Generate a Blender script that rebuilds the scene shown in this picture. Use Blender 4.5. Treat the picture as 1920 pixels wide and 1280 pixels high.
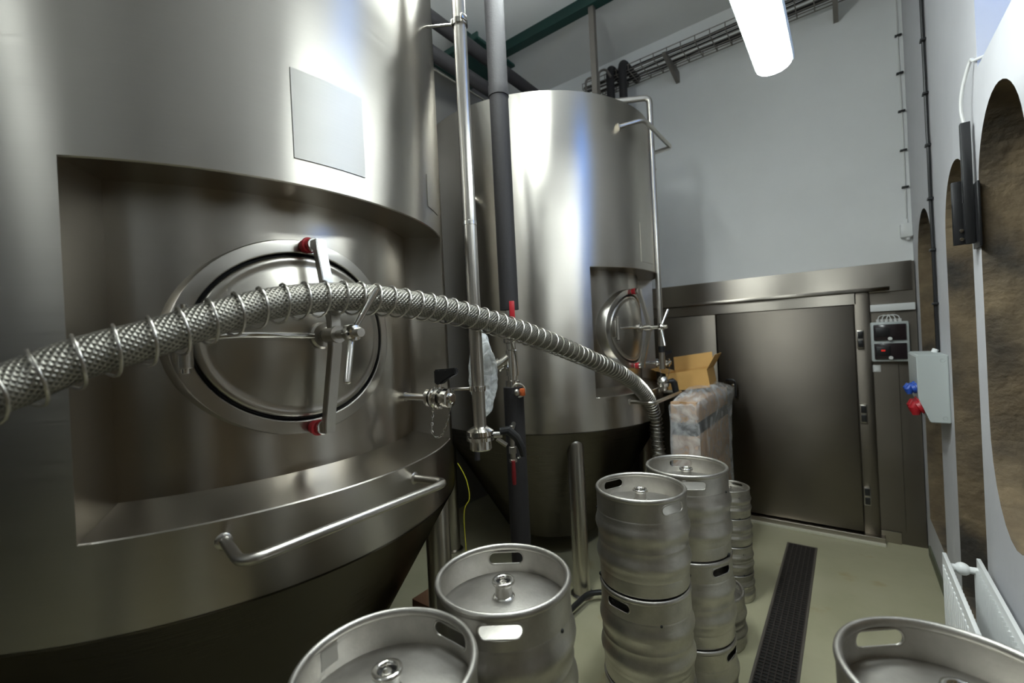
import bpy, bmesh, math, random
from mathutils import Vector, Matrix, noise
random.seed(4)
S = bpy.context.scene
COL = S.collection
PI = math.pi
for o in list(bpy.data.objects): bpy.data.objects.remove(o)

# ---------------------------------------------------------------- camera
FPX = 830.0; YAW = math.radians(37.2); ROLL = 0.05; EYE = 1.80; HOR = 638.0
Fv = Vector((-math.sin(YAW), math.cos(YAW), 0)); Rv = Vector((math.cos(YAW), math.sin(YAW), 0)); Zv = Vector((0, 0, 1))
CAMP = Vector((0, 0, EYE))
pitch = (640 - HOR) / FPX
Fp = (Fv - Zv * pitch).normalized(); Up = Rv.cross(Fp).normalized()
xi = (Rv * math.cos(ROLL) - Up * math.sin(ROLL)); yi = (Rv * math.sin(ROLL) + Up * math.cos(ROLL))
cd = bpy.data.cameras.new('camera'); cam = bpy.data.objects.new('camera', cd); COL.objects.link(cam)
cd.sensor_width = 36; cd.lens = FPX / 1920 * 36; cd.clip_start = 0.02; cd.clip_end = 60
M = Matrix((xi, yi, -Fp)).transposed().to_4x4(); M.translation = CAMP; cam.matrix_world = M
cd.dof.use_dof = True; cd.dof.focus_distance = 1.75; cd.dof.aperture_fstop = 2.0
S.camera = cam
# ---------------------------------------------------------------- world, exposure
w = bpy.data.worlds.new('world'); S.world = w; w.use_nodes = True
w.node_tree.nodes['Background'].inputs[0].default_value = (0.5, 0.6, 0.7, 1)
w.node_tree.nodes['Background'].inputs[1].default_value = 0.02
S.view_settings.view_transform = 'Standard'; S.view_settings.look = 'None'
S.view_settings.exposure = 0.0; S.view_settings.gamma = 1.0; S.view_settings.use_curve_mapping = False
LAMP_STRENGTH = 31.0
FILL_STRENGTH = 60.0

# ---------------------------------------------------------------- measuring helpers (a pixel of the photo -> a point of the place)
def ray(x, y):
    a = (x - 960) / FPX; b = (640 - y) / FPX
    return xi * a + yi * b + Fp
def onX(x, y, X): d = ray(x, y); return CAMP + d * (X / d.x)
def onY(x, y, Y): d = ray(x, y); return CAMP + d * (Y / d.y)
def onZ(x, y, Z): d = ray(x, y); return CAMP + d * ((Z - EYE) / d.z)
def atd(x, y, t): return CAMP + ray(x, y) * t
def onCyl(x, y, C, r):
    d = ray(x, y); a = d.x**2 + d.y**2; b = -2 * (d.x * C[0] + d.y * C[1]); c = C[0]**2 + C[1]**2 - r * r
    D = max(b * b - 4 * a * c, 0); return CAMP + d * ((-b - math.sqrt(D)) / (2 * a))

# ---------------------------------------------------------------- materials
def nt(name):
    m = bpy.data.materials.new(name); m.use_nodes = True; t = m.node_tree
    return m, t, t.nodes['Principled BSDF'], t.nodes, t.links
def simple(name, col, rough=.5, metal=0, emis=None, es=0, bump=0, bscale=60, trans=0, coat=0):
    m, t, b, n, l = nt(name)
    b.inputs['Base Color'].default_value = (*col, 1); b.inputs['Roughness'].default_value = rough; b.inputs['Metallic'].default_value = metal
    b.inputs['Coat Weight'].default_value = coat
    if emis: b.inputs['Emission Color'].default_value = (*emis, 1); b.inputs['Emission Strength'].default_value = es
    if trans: b.inputs['Transmission Weight'].default_value = trans
    if bump:
        tc = n.new('ShaderNodeTexCoord'); nz = n.new('ShaderNodeTexNoise'); nz.inputs['Scale'].default_value = bscale; nz.inputs['Detail'].default_value = 5
        bp = n.new('ShaderNodeBump'); bp.inputs['Strength'].default_value = bump; bp.inputs['Distance'].default_value = .01
        l.new(tc.outputs['Object'], nz.inputs['Vector']); l.new(nz.outputs['Fac'], bp.inputs['Height']); l.new(bp.outputs['Normal'], b.inputs['Normal'])
    return m
def brushed(name, col, rough, aniso, uvscale=(3, 500), rvar=.06, rot=.25, bump=.05):
    """stainless steel ground in one direction: u of the UV map runs along the grain"""
    m, t, b, n, l = nt(name)
    n.remove(b); b = n.new('ShaderNodeBsdfAnisotropic'); b.distribution = 'BECKMANN'; l.new(b.outputs[0], n['Material Output'].inputs['Surface'])
    uv = n.new('ShaderNodeUVMap'); uv.uv_map = 'uv'
    mp = n.new('ShaderNodeMapping'); mp.inputs['Scale'].default_value = (uvscale[0], uvscale[1], 1)
    nz = n.new('ShaderNodeTexNoise'); nz.inputs['Scale'].default_value = 1; nz.inputs['Detail'].default_value = 3
    l.new(uv.outputs[0], mp.inputs[0]); l.new(mp.outputs[0], nz.inputs['Vector'])
    tc = n.new('ShaderNodeTexCoord'); big = n.new('ShaderNodeTexNoise'); big.inputs['Scale'].default_value = 2.2; big.inputs['Detail'].default_value = 4
    l.new(tc.outputs['Object'], big.inputs['Vector'])
    mr = n.new('ShaderNodeMapRange'); mr.inputs[1].default_value = .3; mr.inputs[2].default_value = .7
    mr.inputs[3].default_value = rough - rvar; mr.inputs[4].default_value = rough + rvar
    ad = n.new('ShaderNodeMix'); ad.inputs[0].default_value = .5
    l.new(nz.outputs['Fac'], ad.inputs[2]); l.new(big.outputs['Fac'], ad.inputs[3]); l.new(ad.outputs[0], mr.inputs[0]); l.new(mr.outputs[0], b.inputs['Roughness'])
    cm = n.new('ShaderNodeMix'); cm.data_type = 'RGBA'; cm.inputs[6].default_value = (*[c * .93 for c in col], 1); cm.inputs[7].default_value = (*col, 1)
    l.new(nz.outputs['Fac'], cm.inputs[0]); l.new(cm.outputs[2], b.inputs['Color'])
    b.inputs['Anisotropy'].default_value = aniso * .64; b.inputs['Rotation'].default_value = rot - .25
    tg = n.new('ShaderNodeTangent'); tg.direction_type = 'UV_MAP'; tg.uv_map = 'uv'; l.new(tg.outputs[0], b.inputs['Tangent'])
    bp = n.new('ShaderNodeBump'); bp.inputs['Strength'].default_value = bump; bp.inputs['Distance'].default_value = .001
    l.new(nz.outputs['Fac'], bp.inputs['Height']); l.new(bp.outputs['Normal'], b.inputs['Normal'])
    return m
def blotched(name, c1, c2, rough, metal, scale=6, bump=.1, bscale=40, stain=None):
    m, t, b, n, l = nt(name)
    tc = n.new('ShaderNodeTexCoord'); nz = n.new('ShaderNodeTexNoise'); nz.inputs['Scale'].default_value = scale; nz.inputs['Detail'].default_value = 7; nz.inputs['Roughness'].default_value = .62
    l.new(tc.outputs['Object'], nz.inputs['Vector'])
    mr = n.new('ShaderNodeMapRange'); mr.inputs[1].default_value = .35; mr.inputs[2].default_value = .65; l.new(nz.outputs['Fac'], mr.inputs[0])
    cm = n.new('ShaderNodeMix'); cm.data_type = 'RGBA'; cm.inputs[6].default_value = (*c1, 1); cm.inputs[7].default_value = (*c2, 1)
    l.new(mr.outputs[0], cm.inputs[0]); out = cm.outputs[2]
    if stain:
        n2 = n.new('ShaderNodeTexNoise'); n2.inputs['Scale'].default_value = stain[1]; n2.inputs['Detail'].default_value = 8; l.new(tc.outputs['Object'], n2.inputs['Vector'])
        r2 = n.new('ShaderNodeMapRange'); r2.inputs[1].default_value = stain[2]; r2.inputs[2].default_value = stain[3]; l.new(n2.outputs['Fac'], r2.inputs[0])
        c2_ = n.new('ShaderNodeMix'); c2_.data_type = 'RGBA'; c2_.inputs[7].default_value = (*stain[0], 1); l.new(out, c2_.inputs[6]); l.new(r2.outputs[0], c2_.inputs[0]); out = c2_.outputs[2]
    l.new(out, b.inputs['Base Color'])
    rr = n.new('ShaderNodeMapRange'); rr.inputs[3].default_value = rough - .06; rr.inputs[4].default_value = rough + .08; l.new(nz.outputs['Fac'], rr.inputs[0]); l.new(rr.outputs[0], b.inputs['Roughness'])
    b.inputs['Metallic'].default_value = metal
    n3 = n.new('ShaderNodeTexNoise'); n3.inputs['Scale'].default_value = bscale; n3.inputs['Detail'].default_value = 4; l.new(tc.outputs['Object'], n3.inputs['Vector'])
    bp = n.new('ShaderNodeBump'); bp.inputs['Strength'].default_value = bump; bp.inputs['Distance'].default_value = .01
    l.new(n3.outputs['Fac'], bp.inputs['Height']); l.new(bp.outputs['Normal'], b.inputs['Normal'])
    return m
def film(name, col, alpha, bump=.6, bscale=25):
    m, t, b, n, l = nt(name)
    out = n['Material Output']
    b.inputs['Base Color'].default_value = (*col, 1); b.inputs['Roughness'].default_value = .18
    tr = n.new('ShaderNodeBsdfTransparent'); mx = n.new('ShaderNodeMixShader')
    tc = n.new('ShaderNodeTexCoord'); nz = n.new('ShaderNodeTexNoise'); nz.inputs['Scale'].default_value = bscale; nz.inputs['Detail'].default_value = 6; nz.inputs['Distortion'].default_value = 1.5
    l.new(tc.outputs['Object'], nz.inputs['Vector'])
    bp = n.new('ShaderNodeBump'); bp.inputs['Strength'].default_value = bump; bp.inputs['Distance'].default_value = .02; l.new(nz.outputs['Fac'], bp.inputs['Height']); l.new(bp.outputs['Normal'], b.inputs['Normal'])
    mr = n.new('ShaderNodeMapRange'); mr.inputs[1].default_value = .35; mr.inputs[2].default_value = .75; mr.inputs[3].default_value = alpha * .4; mr.inputs[4].default_value = min(1, alpha * 1.8)
    l.new(nz.outputs['Fac'], mr.inputs[0]); l.new(mr.outputs[0], mx.inputs[0]); l.new(tr.outputs[0], mx.inputs[1]); l.new(b.outputs[0], mx.inputs[2]); l.new(mx.outputs[0], out.inputs['Surface'])
    return m
def braid(name):
    """woven steel wire: crossing diagonal strands, u once round the hose, v in metres"""
    m, t, b, n, l = nt(name)
    uv = n.new('ShaderNodeUVMap'); uv.uv_map = 'uv'; sp = n.new('ShaderNodeSeparateXYZ'); l.new(uv.outputs[0], sp.inputs[0])
    def mth(op, a, c=None):
        q = n.new('ShaderNodeMath'); q.operation = op
        for i, v in enumerate((a, c)):
            if v is None: continue
            if isinstance(v, (int, float)): q.inputs[i].default_value = v
            else: l.new(v, q.inputs[i])
        return q.outputs[0]
    U = mth('MULTIPLY', sp.outputs[0], 2 * PI * 20); V = mth('MULTIPLY', sp.outputs[1], 2 * PI * 72)
    s1 = mth('SINE', mth('ADD', U, V)); s2 = mth('SINE', mth('SUBTRACT', U, V))
    chk = mth('MULTIPLY', mth('SINE', U), mth('SINE', V))
    h = mth('ADD', mth('MULTIPLY', mth('MAXIMUM', s1, s2), .6), mth('MULTIPLY', chk, .4))
    cr = n.new('ShaderNodeValToRGB'); cr.color_ramp.elements[0].position = .0; cr.color_ramp.elements[0].color = (.055, .05, .045, 1)
    cr.color_ramp.elements[1].position = .75; cr.color_ramp.elements[1].color = (.35, .335, .29, 1)
    l.new(mth('ADD', mth('MULTIPLY', h, .5), .45), cr.inputs[0]); l.new(cr.outputs[0], b.inputs['Base Color'])
    b.inputs['Metallic'].default_value = .9; b.inputs['Roughness'].default_value = .36
    bp = n.new('ShaderNodeBump'); bp.inputs['Strength'].default_value = .9; bp.inputs['Distance'].default_value = .0016
    l.new(h, bp.inputs['Height']); l.new(bp.outputs['Normal'], b.inputs['Normal'])
    return m
def grate_mat():
    m, t, b, n, l = nt('drain grate steel')
    b.inputs['Base Color'].default_value = (.055, .045, .04, 1); b.inputs['Metallic'].default_value = .3; b.inputs['Roughness'].default_value = .5
    return m
STEEL = (.54, .515, .47)
m_tank = brushed('ground stainless tank', STEEL, .36, .74, bump=.003)
m_tank2 = brushed('ground stainless recess', (.52, .49, .44), .33, .68, bump=.003)
m_shaded_cone = brushed('shade-darkened stainless cone', (.13, .117, .097), .30, .6, bump=.003)  # same steel as the shell; shade under the tanks put into the colour
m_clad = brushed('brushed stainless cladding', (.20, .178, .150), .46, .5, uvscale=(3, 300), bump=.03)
m_clad2 = brushed('brushed stainless band', (.42, .385, .335), .33, .8, uvscale=(3, 300), bump=.03)
m_lid = simple('lid steel', (.48, .455, .405), .30, 1)
m_satin = simple('satin steel', (.52, .495, .45), .30, 1)
m_pol = simple('polished steel', (.70, .68, .64), .13, 1)
m_keg = blotched('keg steel', (.42, .40, .365), (.55, .53, .49), .42, 1, scale=9, bump=.06, bscale=120)
m_kegd = blotched('keg steel worn', (.36, .345, .32), (.50, .48, .45), .42, 1, scale=9, bump=.08, bscale=120)
m_rub = simple('black rubber', (.012, .012, .012), .5)
m_ins = simple('black pipe insulation', (.020, .018, .019), .7, bump=.15, bscale=90)
m_plas = simple('black plastic', (.015, .015, .016), .38)
m_red = simple('red plastic', (.42, .012, .02), .4)
m_orange = simple('orange plastic', (.75, .16, .04), .45)
m_blue = simple('blue plastic', (.02, .08, .42), .4)
m_wall = blotched('white painted plaster', (.84, .85, .84), (.88, .89, .88), .7, 0, scale=1.5, bump=.10, bscale=14)
m_wallr = blotched('white painted rough plaster', (.55, .55, .57), (.60, .60, .62), .7, 0, scale=1.5, bump=.25, bscale=9)
m_ceil = blotched('ceiling paint', (.76, .76, .74), (.80, .80, .78), .8, 0, scale=1.2, bump=.1, bscale=8)
m_stone = blotched('bare stone', (.17, .125, .075), (.25, .19, .115), .9, 0, scale=7, bump=1.0, bscale=22, stain=((.055, .048, .040), 2.6, .48, .66))
m_floor = blotched('beige epoxy floor', (.40, .385, .25), (.45, .43, .29), .32, 0, scale=2.5, bump=.03, bscale=60, stain=((.36, .27, .12), 4.0, .62, .78))
m_green = simple('dark green beam paint', (.006, .035, .028), .45)
m_galv = simple('galvanised steel', (.22, .20, .18), .45, .8)
m_greybox = simple('light grey plastic', (.52, .56, .55), .45)
m_white = simple('white enamel', (.82, .83, .82), .35)
m_cable = simple('white cable sheath', (.7, .7, .68), .5)
m_card = blotched('cardboard', (.42, .27, .16), (.47, .31, .19), .8, 0, scale=6, bump=.05)
m_cardo = blotched('orange cardboard', (.62, .36, .11), (.68, .40, .13), .75, 0, scale=6, bump=.05)
m_film = film('clear plastic film', (.92, .93, .94), .33, bump=.4, bscale=7)
m_bag = film('milky plastic bag', (.92, .95, .96), .8, bump=1.0, bscale=16)
m_dark = simple('dark display window', (.03, .022, .024), .15)
m_led = simple('red digits', (.3, 0, 0), .5, emis=(1, .05, .03), es=.35)
m_sky = simple('window with blue evening sky', (.02, .03, .05), .1, emis=(.08, .27, .85), es=3.4)
m_diff = simple('lamp diffuser', (.9, .9, .9), .5, emis=(.92, 1.0, .99), es=LAMP_STRENGTH)
m_fill = simple('added fill lamp glow', (.9, .9, .9), .5, emis=(.92, 1.0, .99), es=FILL_STRENGTH)  # glow of the added fill lamps only
m_plate = brushed('plate steel', (.46, .45, .425), .46, .8, bump=.03)
m_braid = braid('braided wire sleeve')
m_yel = simple('yellow wire', (.55, .5, .03), .5)
m_grate = grate_mat()
m_brown = simple('brown paper', (.20, .10, .05), .8)

# ---------------------------------------------------------------- mesh helpers
def tag(o, label=None, cat=None, group=None, kind=None):
    if label: o['label'] = label
    if cat: o['category'] = cat
    if group: o['group'] = group
    if kind: o['kind'] = kind
    return o
def thing(name, label, cat, loc=(0, 0, 0), group=None):
    o = bpy.data.objects.new(name, None); COL.objects.link(o); o.location = loc; o.empty_display_size = .05
    return tag(o, label, cat, group)
def wloc(o):
    v = Vector(o.location)
    while o.parent: o = o.parent; v = v + Vector(o.location)
    return v
def obj(name, bm, mat, parent=None, smooth=35, at=None, world=True):
    """link ONE mesh object; vertices are given in world space and moved into the parent's frame"""
    off = Vector(at) if at is not None else Vector((0, 0, 0))
    base = wloc(parent) if (parent and world) else Vector((0, 0, 0))
    if world: bmesh.ops.translate(bm, verts=bm.verts, vec=-(base + off) if not parent else -base)
    me = bpy.data.meshes.new(name); bm.normal_update(); bm.to_mesh(me); bm.free()
    o = bpy.data.objects.new(name, me); COL.objects.link(o)
    if isinstance(mat, (list, tuple)):
        for q in mat: me.materials.append(q)
    else: me.materials.append(mat)
    if parent: o.parent = parent
    elif at is not None: o.location = off
    if smooth:
        for p in me.polygons: p.use_smooth = True
        me.set_sharp_from_angle(angle=math.radians(smooth))
    return o
def struct(name, bm, mat, smooth=0):
    o = obj(name, bm, mat, None, smooth); o['kind'] = 'structure'; return o
def NB(): return bmesh.new()
def box(bm, x0, x1, y0, y1, z0, z1, bev=0, mi=0):
    v = [bm.verts.new((x, y, z)) for x in (x0, x1) for y in (y0, y1) for z in (z0, z1)]
    fs = [bm.faces.new([v[i] for i in q]) for q in ((0, 1, 3, 2), (4, 6, 7, 5), (0, 4, 5, 1), (2, 3, 7, 6), (0, 2, 6, 4), (1, 5, 7, 3))]
    for f in fs: f.material_index = mi
    if bev:
        es = list({e for f in fs for e in f.edges}); bmesh.ops.bevel(bm, geom=es, offset=bev, segments=2, affect='EDGES', profile=.5)
    return bm
def boxUV(bm, axis='x'):
    """planar uv in metres: u horizontal, v vertical"""
    L = bm.loops.layers.uv.new('uv') if 'uv' not in bm.loops.layers.uv else bm.loops.layers.uv['uv']
    bm.normal_update()
    for f in bm.faces:
        nn = f.normal
        for lp in f.loops:
            c = lp.vert.co
            if abs(nn.z) > .7: lp[L].uv = (c.x, c.y)
            elif abs(nn.y) >= abs(nn.x): lp[L].uv = (c.x, c.z)
            else: lp[L].uv = (c.y, c.z)
    return bm
def prism(bm, pts, a0, a1, axis, mi=0):
    """extrude a polygon (2-D pts) along an axis: axis 'x': pts=(y,z); 'y': (x,z); 'z': (x,y)"""
    mk = {'x': lambda p, a: (a, p[0], p[1]), 'y': lambda p, a: (p[0], a, p[1]), 'z': lambda p, a: (p[0], p[1], a)}[axis]
    A = [bm.verts.new(mk(p, a0)) for p in pts]; B = [bm.verts.new(mk(p, a1)) for p in pts]; n = len(pts)
    fs = [bm.faces.new(A[::-1]), bm.faces.new(B)] + [bm.faces.new([A[i], A[(i + 1) % n], B[(i + 1) % n], B[i]]) for i in range(n)]
    for f in fs: f.material_index = mi
    bmesh.ops.recalc_face_normals(bm, faces=fs)
    return bm
def lathe(bm, prof, seg=48, c=(0, 0), axis=None, origin=None, a0=0, a1=2 * PI, closedprof=False, uv=True, ell=(1, 1)):
    """revolve (r,z) about a vertical axis at c, or about `axis` through `origin`"""
    full = abs(a1 - a0 - 2 * PI) < 1e-6
    if axis is not None:
        ax = Vector(axis).normalized(); t = Vector((0, 0, 1)) if abs(ax.z) < .9 else Vector((1, 0, 0))
        e1 = ax.cross(t).normalized(); e2 = ax.cross(e1); O = Vector(origin)
        P = lambda r, z, a: O + e1 * (r * math.cos(a) * ell[0]) + e2 * (r * math.sin(a) * ell[1]) + ax * z
    else: P = lambda r, z, a: Vector((c[0] + r * math.cos(a), c[1] + r * math.sin(a), z))
    L = bm.loops.layers.uv.get('uv') or bm.loops.layers.uv.new('uv')
    N = seg if full else seg + 1
    rows = []
    for r, z in prof:
        if r < 1e-6: rows.append([bm.verts.new(P(0, z, 0))])
        else: rows.append([bm.verts.new(P(r, z, a0 + (a1 - a0) * i / seg)) for i in range(N)])
    ln = [0]
    for i in range(1, len(prof)): ln.append(ln[-1] + math.dist(prof[i], prof[i - 1]))
    K = len(prof) if closedprof else len(prof) - 1
    rm = max(p[0] for p in prof)
    for k in range(K):
        A, B = rows[k], rows[(k + 1) % len(rows)]
        for i in range(seg):
            j = (i + 1) % N if full else i + 1
            q = [A[i] if len(A) > 1 else A[0], A[j] if len(A) > 1 else A[0], B[j] if len(B) > 1 else B[0], B[i] if len(B) > 1 else B[0]]
            uvq = [(i, k), (i + 1, k), (i + 1, k + 1), (i, k + 1)]
            vs, us = [], []
            for v, u in zip(q, uvq):
                if v not in vs: vs.append(v); us.append(u)
            if len(vs) < 3: continue
            f = bm.faces.new(vs)
            for lp, u in zip(f.loops, us): lp[L].uv = (u[0] * (a1 - a0) / seg * rm, ln[u[1]] if u[1] < len(ln) else ln[-1] + .01)
    bmesh.ops.recalc_face_normals(bm, faces=bm.faces[:])
    return bm
def cyl(bm, p0, p1, r, seg=20, r1=None):
    p0, p1 = Vector(p0), Vector(p1); h = (p1 - p0).length; r1 = r if r1 is None else r1
    b = min(r, r1, h) * .06
    return lathe(bm, [(0, 0), (r - b, 0), (r, b), (r1, h - b), (r1 - b, h), (0, h)], seg, axis=(p1 - p0), origin=p0)
def discs(bm, p0, ax, prof, seg=28): return lathe(bm, prof, seg, axis=ax, origin=p0)
def smoothpath(pts, n=10):
    pts = [Vector(p) for p in pts]; P = [pts[0] * 2 - pts[1]] + pts + [pts[-1] * 2 - pts[-2]]; out = []
    for i in range(1, len(P) - 2):
        a, b, c, d = P[i - 1:i + 3]
        for k in range(n):
            t = k / n; out.append(.5 * ((2 * b) + (c - a) * t + (2 * a - 5 * b + 4 * c - d) * t * t + (3 * b - a - 3 * c + d) * t**3))
    out.append(pts[-1]); return out
def fillet(pts, r, n=6):
    pts = [Vector(p) for p in pts]; out = [pts[0]]
    for i in range(1, len(pts) - 1):
        a, b, c = pts[i - 1], pts[i], pts[i + 1]; d1 = (a - b).normalized(); d2 = (c - b).normalized()
        rr = min(r, (a - b).length * .48, (c - b).length * .48); s, e = b + d1 * rr, b + d2 * rr
        for k in range(n + 1):
            t = k / n; out.append(s * (1 - t)**2 + b * 2 * t * (1 - t) + e * t * t)
    out.append(pts[-1]); return out
def frames(pts):
    T = []
    for i in range(len(pts)): T.append((pts[min(i + 1, len(pts) - 1)] - pts[max(i - 1, 0)]).normalized())
    n = T[0].orthogonal().normalized() if abs(T[0].z) > .95 else T[0].cross(Vector((0, 0, 1))).normalized(); out = []
    for i, t in enumerate(T):
        n = (n - t * n.dot(t)).normalized(); out.append((t, n, t.cross(n)))
    return out
def tube(bm, pts, r, seg=12, cap=True):
    pts = [Vector(p) for p in pts]; fr = frames(pts); L = bm.loops.layers.uv.get('uv') or bm.loops.layers.uv.new('uv')
    rings = []; s = [0]
    for i in range(1, len(pts)): s.append(s[-1] + (pts[i] - pts[i - 1]).length)
    for i, (p, (t, n, b)) in enumerate(zip(pts, fr)):
        rr = r[i] if isinstance(r, (list, tuple)) else r
        rings.append([bm.verts.new(p + n * (rr * math.cos(2 * PI * k / seg)) + b * (rr * math.sin(2 * PI * k / seg))) for k in range(seg)])
    fs = []
    for i in range(len(rings) - 1):
        for k in range(seg):
            j = (k + 1) % seg; f = bm.faces.new([rings[i][k], rings[i][j], rings[i + 1][j], rings[i + 1][k]]); fs.append(f)
            for lp, u in zip(f.loops, ((k / seg, s[i]), ((k + 1) / seg, s[i]), ((k + 1) / seg, s[i + 1]), (k / seg, s[i + 1]))): lp[L].uv = u
    if cap: fs.append(bm.faces.new(rings[0][::-1])); fs.append(bm.faces.new(rings[-1]))
    bmesh.ops.recalc_face_normals(bm, faces=fs)
    return bm
def torus(bm, c, ax, R, r, seg=32, ms=10): return lathe(bm, [(R + r * math.cos(2 * PI * k / ms), r * math.sin(2 * PI * k / ms)) for k in range(ms)], seg, axis=ax, origin=c, closedprof=True)
def ball(bm, c, r, u=16, v=10, sc=(1, 1, 1)):
    g = bmesh.ops.create_uvsphere(bm, u_segments=u, v_segments=v, radius=r)
    for q in g['verts']: q.co = Vector((q.co.x * sc[0], q.co.y * sc[1], q.co.z * sc[2])) + Vector(c)
    return bm
def cutmesh(bmA, bmB):
    """boolean difference, returns a new bmesh"""
    ob = []
    for b in (bmA, bmB):
        me = bpy.data.meshes.new('tmp'); b.to_mesh(me); b.free(); o = bpy.data.objects.new('tmp', me); COL.objects.link(o); ob.append(o)
    md = ob[0].modifiers.new('b', 'BOOLEAN'); md.operation = 'DIFFERENCE'; md.object = ob[1]; md.solver = 'EXACT'
    dg = bpy.context.evaluated_depsgraph_get(); me = bpy.data.meshes.new_from_object(ob[0].evaluated_get(dg))
    r = bmesh.new(); r.from_mesh(me)
    for o in ob: bpy.data.objects.remove(o)
    return r
def dup(root, loc, rotz=0, scale=None, label=None, group=None):
    r = root.copy(); COL.objects.link(r); r.location = loc; r.rotation_euler = (0, 0, rotz)
    if scale: r.scale = scale
    if label: r['label'] = label
    if group: r['group'] = group
    for ch in list(root.children):
        c = ch.copy(); COL.objects.link(c); c.parent = r
        for g in ch.children:
            d = g.copy(); COL.objects.link(d); d.parent = c
    return r

# ================================================================ THE SETTING
XR, YB, XL, YF, ZC = .44, 4.78, -3.45, -3.6, 4.90
struct('floor', box(NB(), XL - .2, XR + .6, YF - .2, YB + .2, -.1, 0), m_floor)
struct('ceiling', box(NB(), XL - .2, XR + .6, YF - .2, YB + .2, ZC, ZC + .1), m_ceil)
struct('wall_back', box(NB(), XL - .2, XR + .6, YB, YB + .2, 0, ZC), m_wall)
struct('wall_left', box(NB(), XL - .2, XL, YF, YB, 0, ZC), simple('grey painted wall', (.25, .24, .23), .7))
struct('wall_front', box(NB(), XL - .2, XR + .6, YF - .2, YF, 0, ZC), simple('painted front wall', (.55, .55, .56), .7))
struct('dark_reflection_panel', box(NB(), XL, XR, YF, YF + .05, 0, 2.3), simple('added dark panel', (.03, .028, .027), .5))  # added out of view so the near tank's lower shell reflects darker
# right wall with three tall arched niches of bare stone and the set-back upper opening
wr = box(NB(), XR, XR + .55, YF, YB, 0, ZC)
def arch_pts(y0, y1, zb, zt, round_bottom=False):
    c = (y0 + y1) / 2; hw = (y1 - y0) / 2; rise = hw * 1.05; p = []
    if round_bottom:
        for k in range(15):
            a = PI + PI * k / 14; p.append((c + hw * math.cos(a), zb + .42 + .42 * math.sin(a)))
    else: p += [(y0, zb), (y1, zb)]
    for k in range(21):
        a = PI * k / 20; p.append((c + hw * math.cos(a), zt - rise + rise * math.sin(a)))
    return p
NICHE = [(1.97, 2.57, .98, 2.60, True), (2.72, 3.34, .30, 2.56, False), (3.80, 4.52, .30, 2.56, False), (.62, 1.62, .08, 2.60, False), (-.60, .45, .08, 2.60, False), (-1.80, -.75, .08, 2.60, False), (-3.0, -1.95, .08, 2.60, False)]  # the wider niches are unseen, added to darken reflections in the near tank
for y0, y1, zb, zt, rb in NICHE: wr = cutmesh(wr, prism(NB(), arch_pts(y0, y1, zb, zt, rb), XR - .1, XR + .40, 'x'))
wr = cutmesh(wr, box(NB(), XR - .1, XR + .35, 1.0, 2.50, 2.77, ZC - .05))
for f in wr.faces:
    c = f.calc_center_median()
    f.material_index = 1 if (c.x > XR + .01 and c.x < XR + .5 and .05 < c.z < 2.62 and -3.1 < c.y < 4.6) else 0
struct('wall_right', wr, [m_wallr, m_stone])
bm = NB()
box(bm, XR - .012, XR, 1.0, YB - .2, 0, .07)
struct('baseboard_right', bm, simple('dark skirting', (.10, .11, .07), .5))

# window with blue evening sky in the set-back upper opening
wn = thing('window_1', 'upper window with evening sky above the niches', 'window', (XR + .33, 1.95, 2.9)); wn['kind'] = 'structure'; del wn['category']
bm = NB()
for a in ((1.90, 1.94, 2.86, 4.56), (2.42, 2.46, 2.86, 4.56), (2.17, 2.19, 2.9, 4.52)): box(bm, XR + .29, XR + .345, *a)
for a in ((2.86, 2.90), (4.52, 4.56), (3.7, 3.73)): box(bm, XR + .292, XR + .344, 1.92, 2.44, *a)
obj('window_frame', bm, m_white, wn, 0)
obj('window_pane', box(NB(), XR + .325, XR + .335, 1.92, 2.44, 2.88, 4.54), m_sky, wn, 0)

# cold room front: stainless cladding, its door and controls
YC = 4.70
bm = NB(); xl = -2.6; zt = 2.27
box(bm, xl, XR - .005, YC, YB - .001, 0, zt); boxUV(bm)
struct('trim_1', bm, m_clad)
tag(bpy.data.objects['trim_1'], 'brushed steel cladding across the bottom of the end wall')
def X_at(x, y, Y): return onY(x, y, Y).x
def Z_at(x, y, Y): return onY(x, y, Y).z
xd0 = X_at(1347, 700, 4.64); xd1 = X_at(1606, 700, 4.64)
zd1 = Z_at(1500, 579, 4.64); zd0 = .07
bm = NB(); z1 = Z_at(1500, 555, YC); z2 = Z_at(1500, 562, YC)
box(bm, xl, XR - .02, YC - .012, YC + .01, z2 + .01, zt + .005, .003); boxUV(bm)
struct('trim_2', bm, m_clad2)
bm = NB(); box(bm, xl, X_at(1668, 540, 4.62), 4.625, YC - .005, z1 - .012, z1 + .016, .004); boxUV(bm)
rail = obj('sliding_door_rail', bm, m_clad2, None); tag(rail, 'thin steel rail along the top of the cold room front', 'rail')
bm = NB(); box(bm, xl, xd1 + .02, 4.655, YC - .005, zd1 + .005, z1 - .014, .003); boxUV(bm); struct('trim_3', bm, m_clad2)
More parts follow.
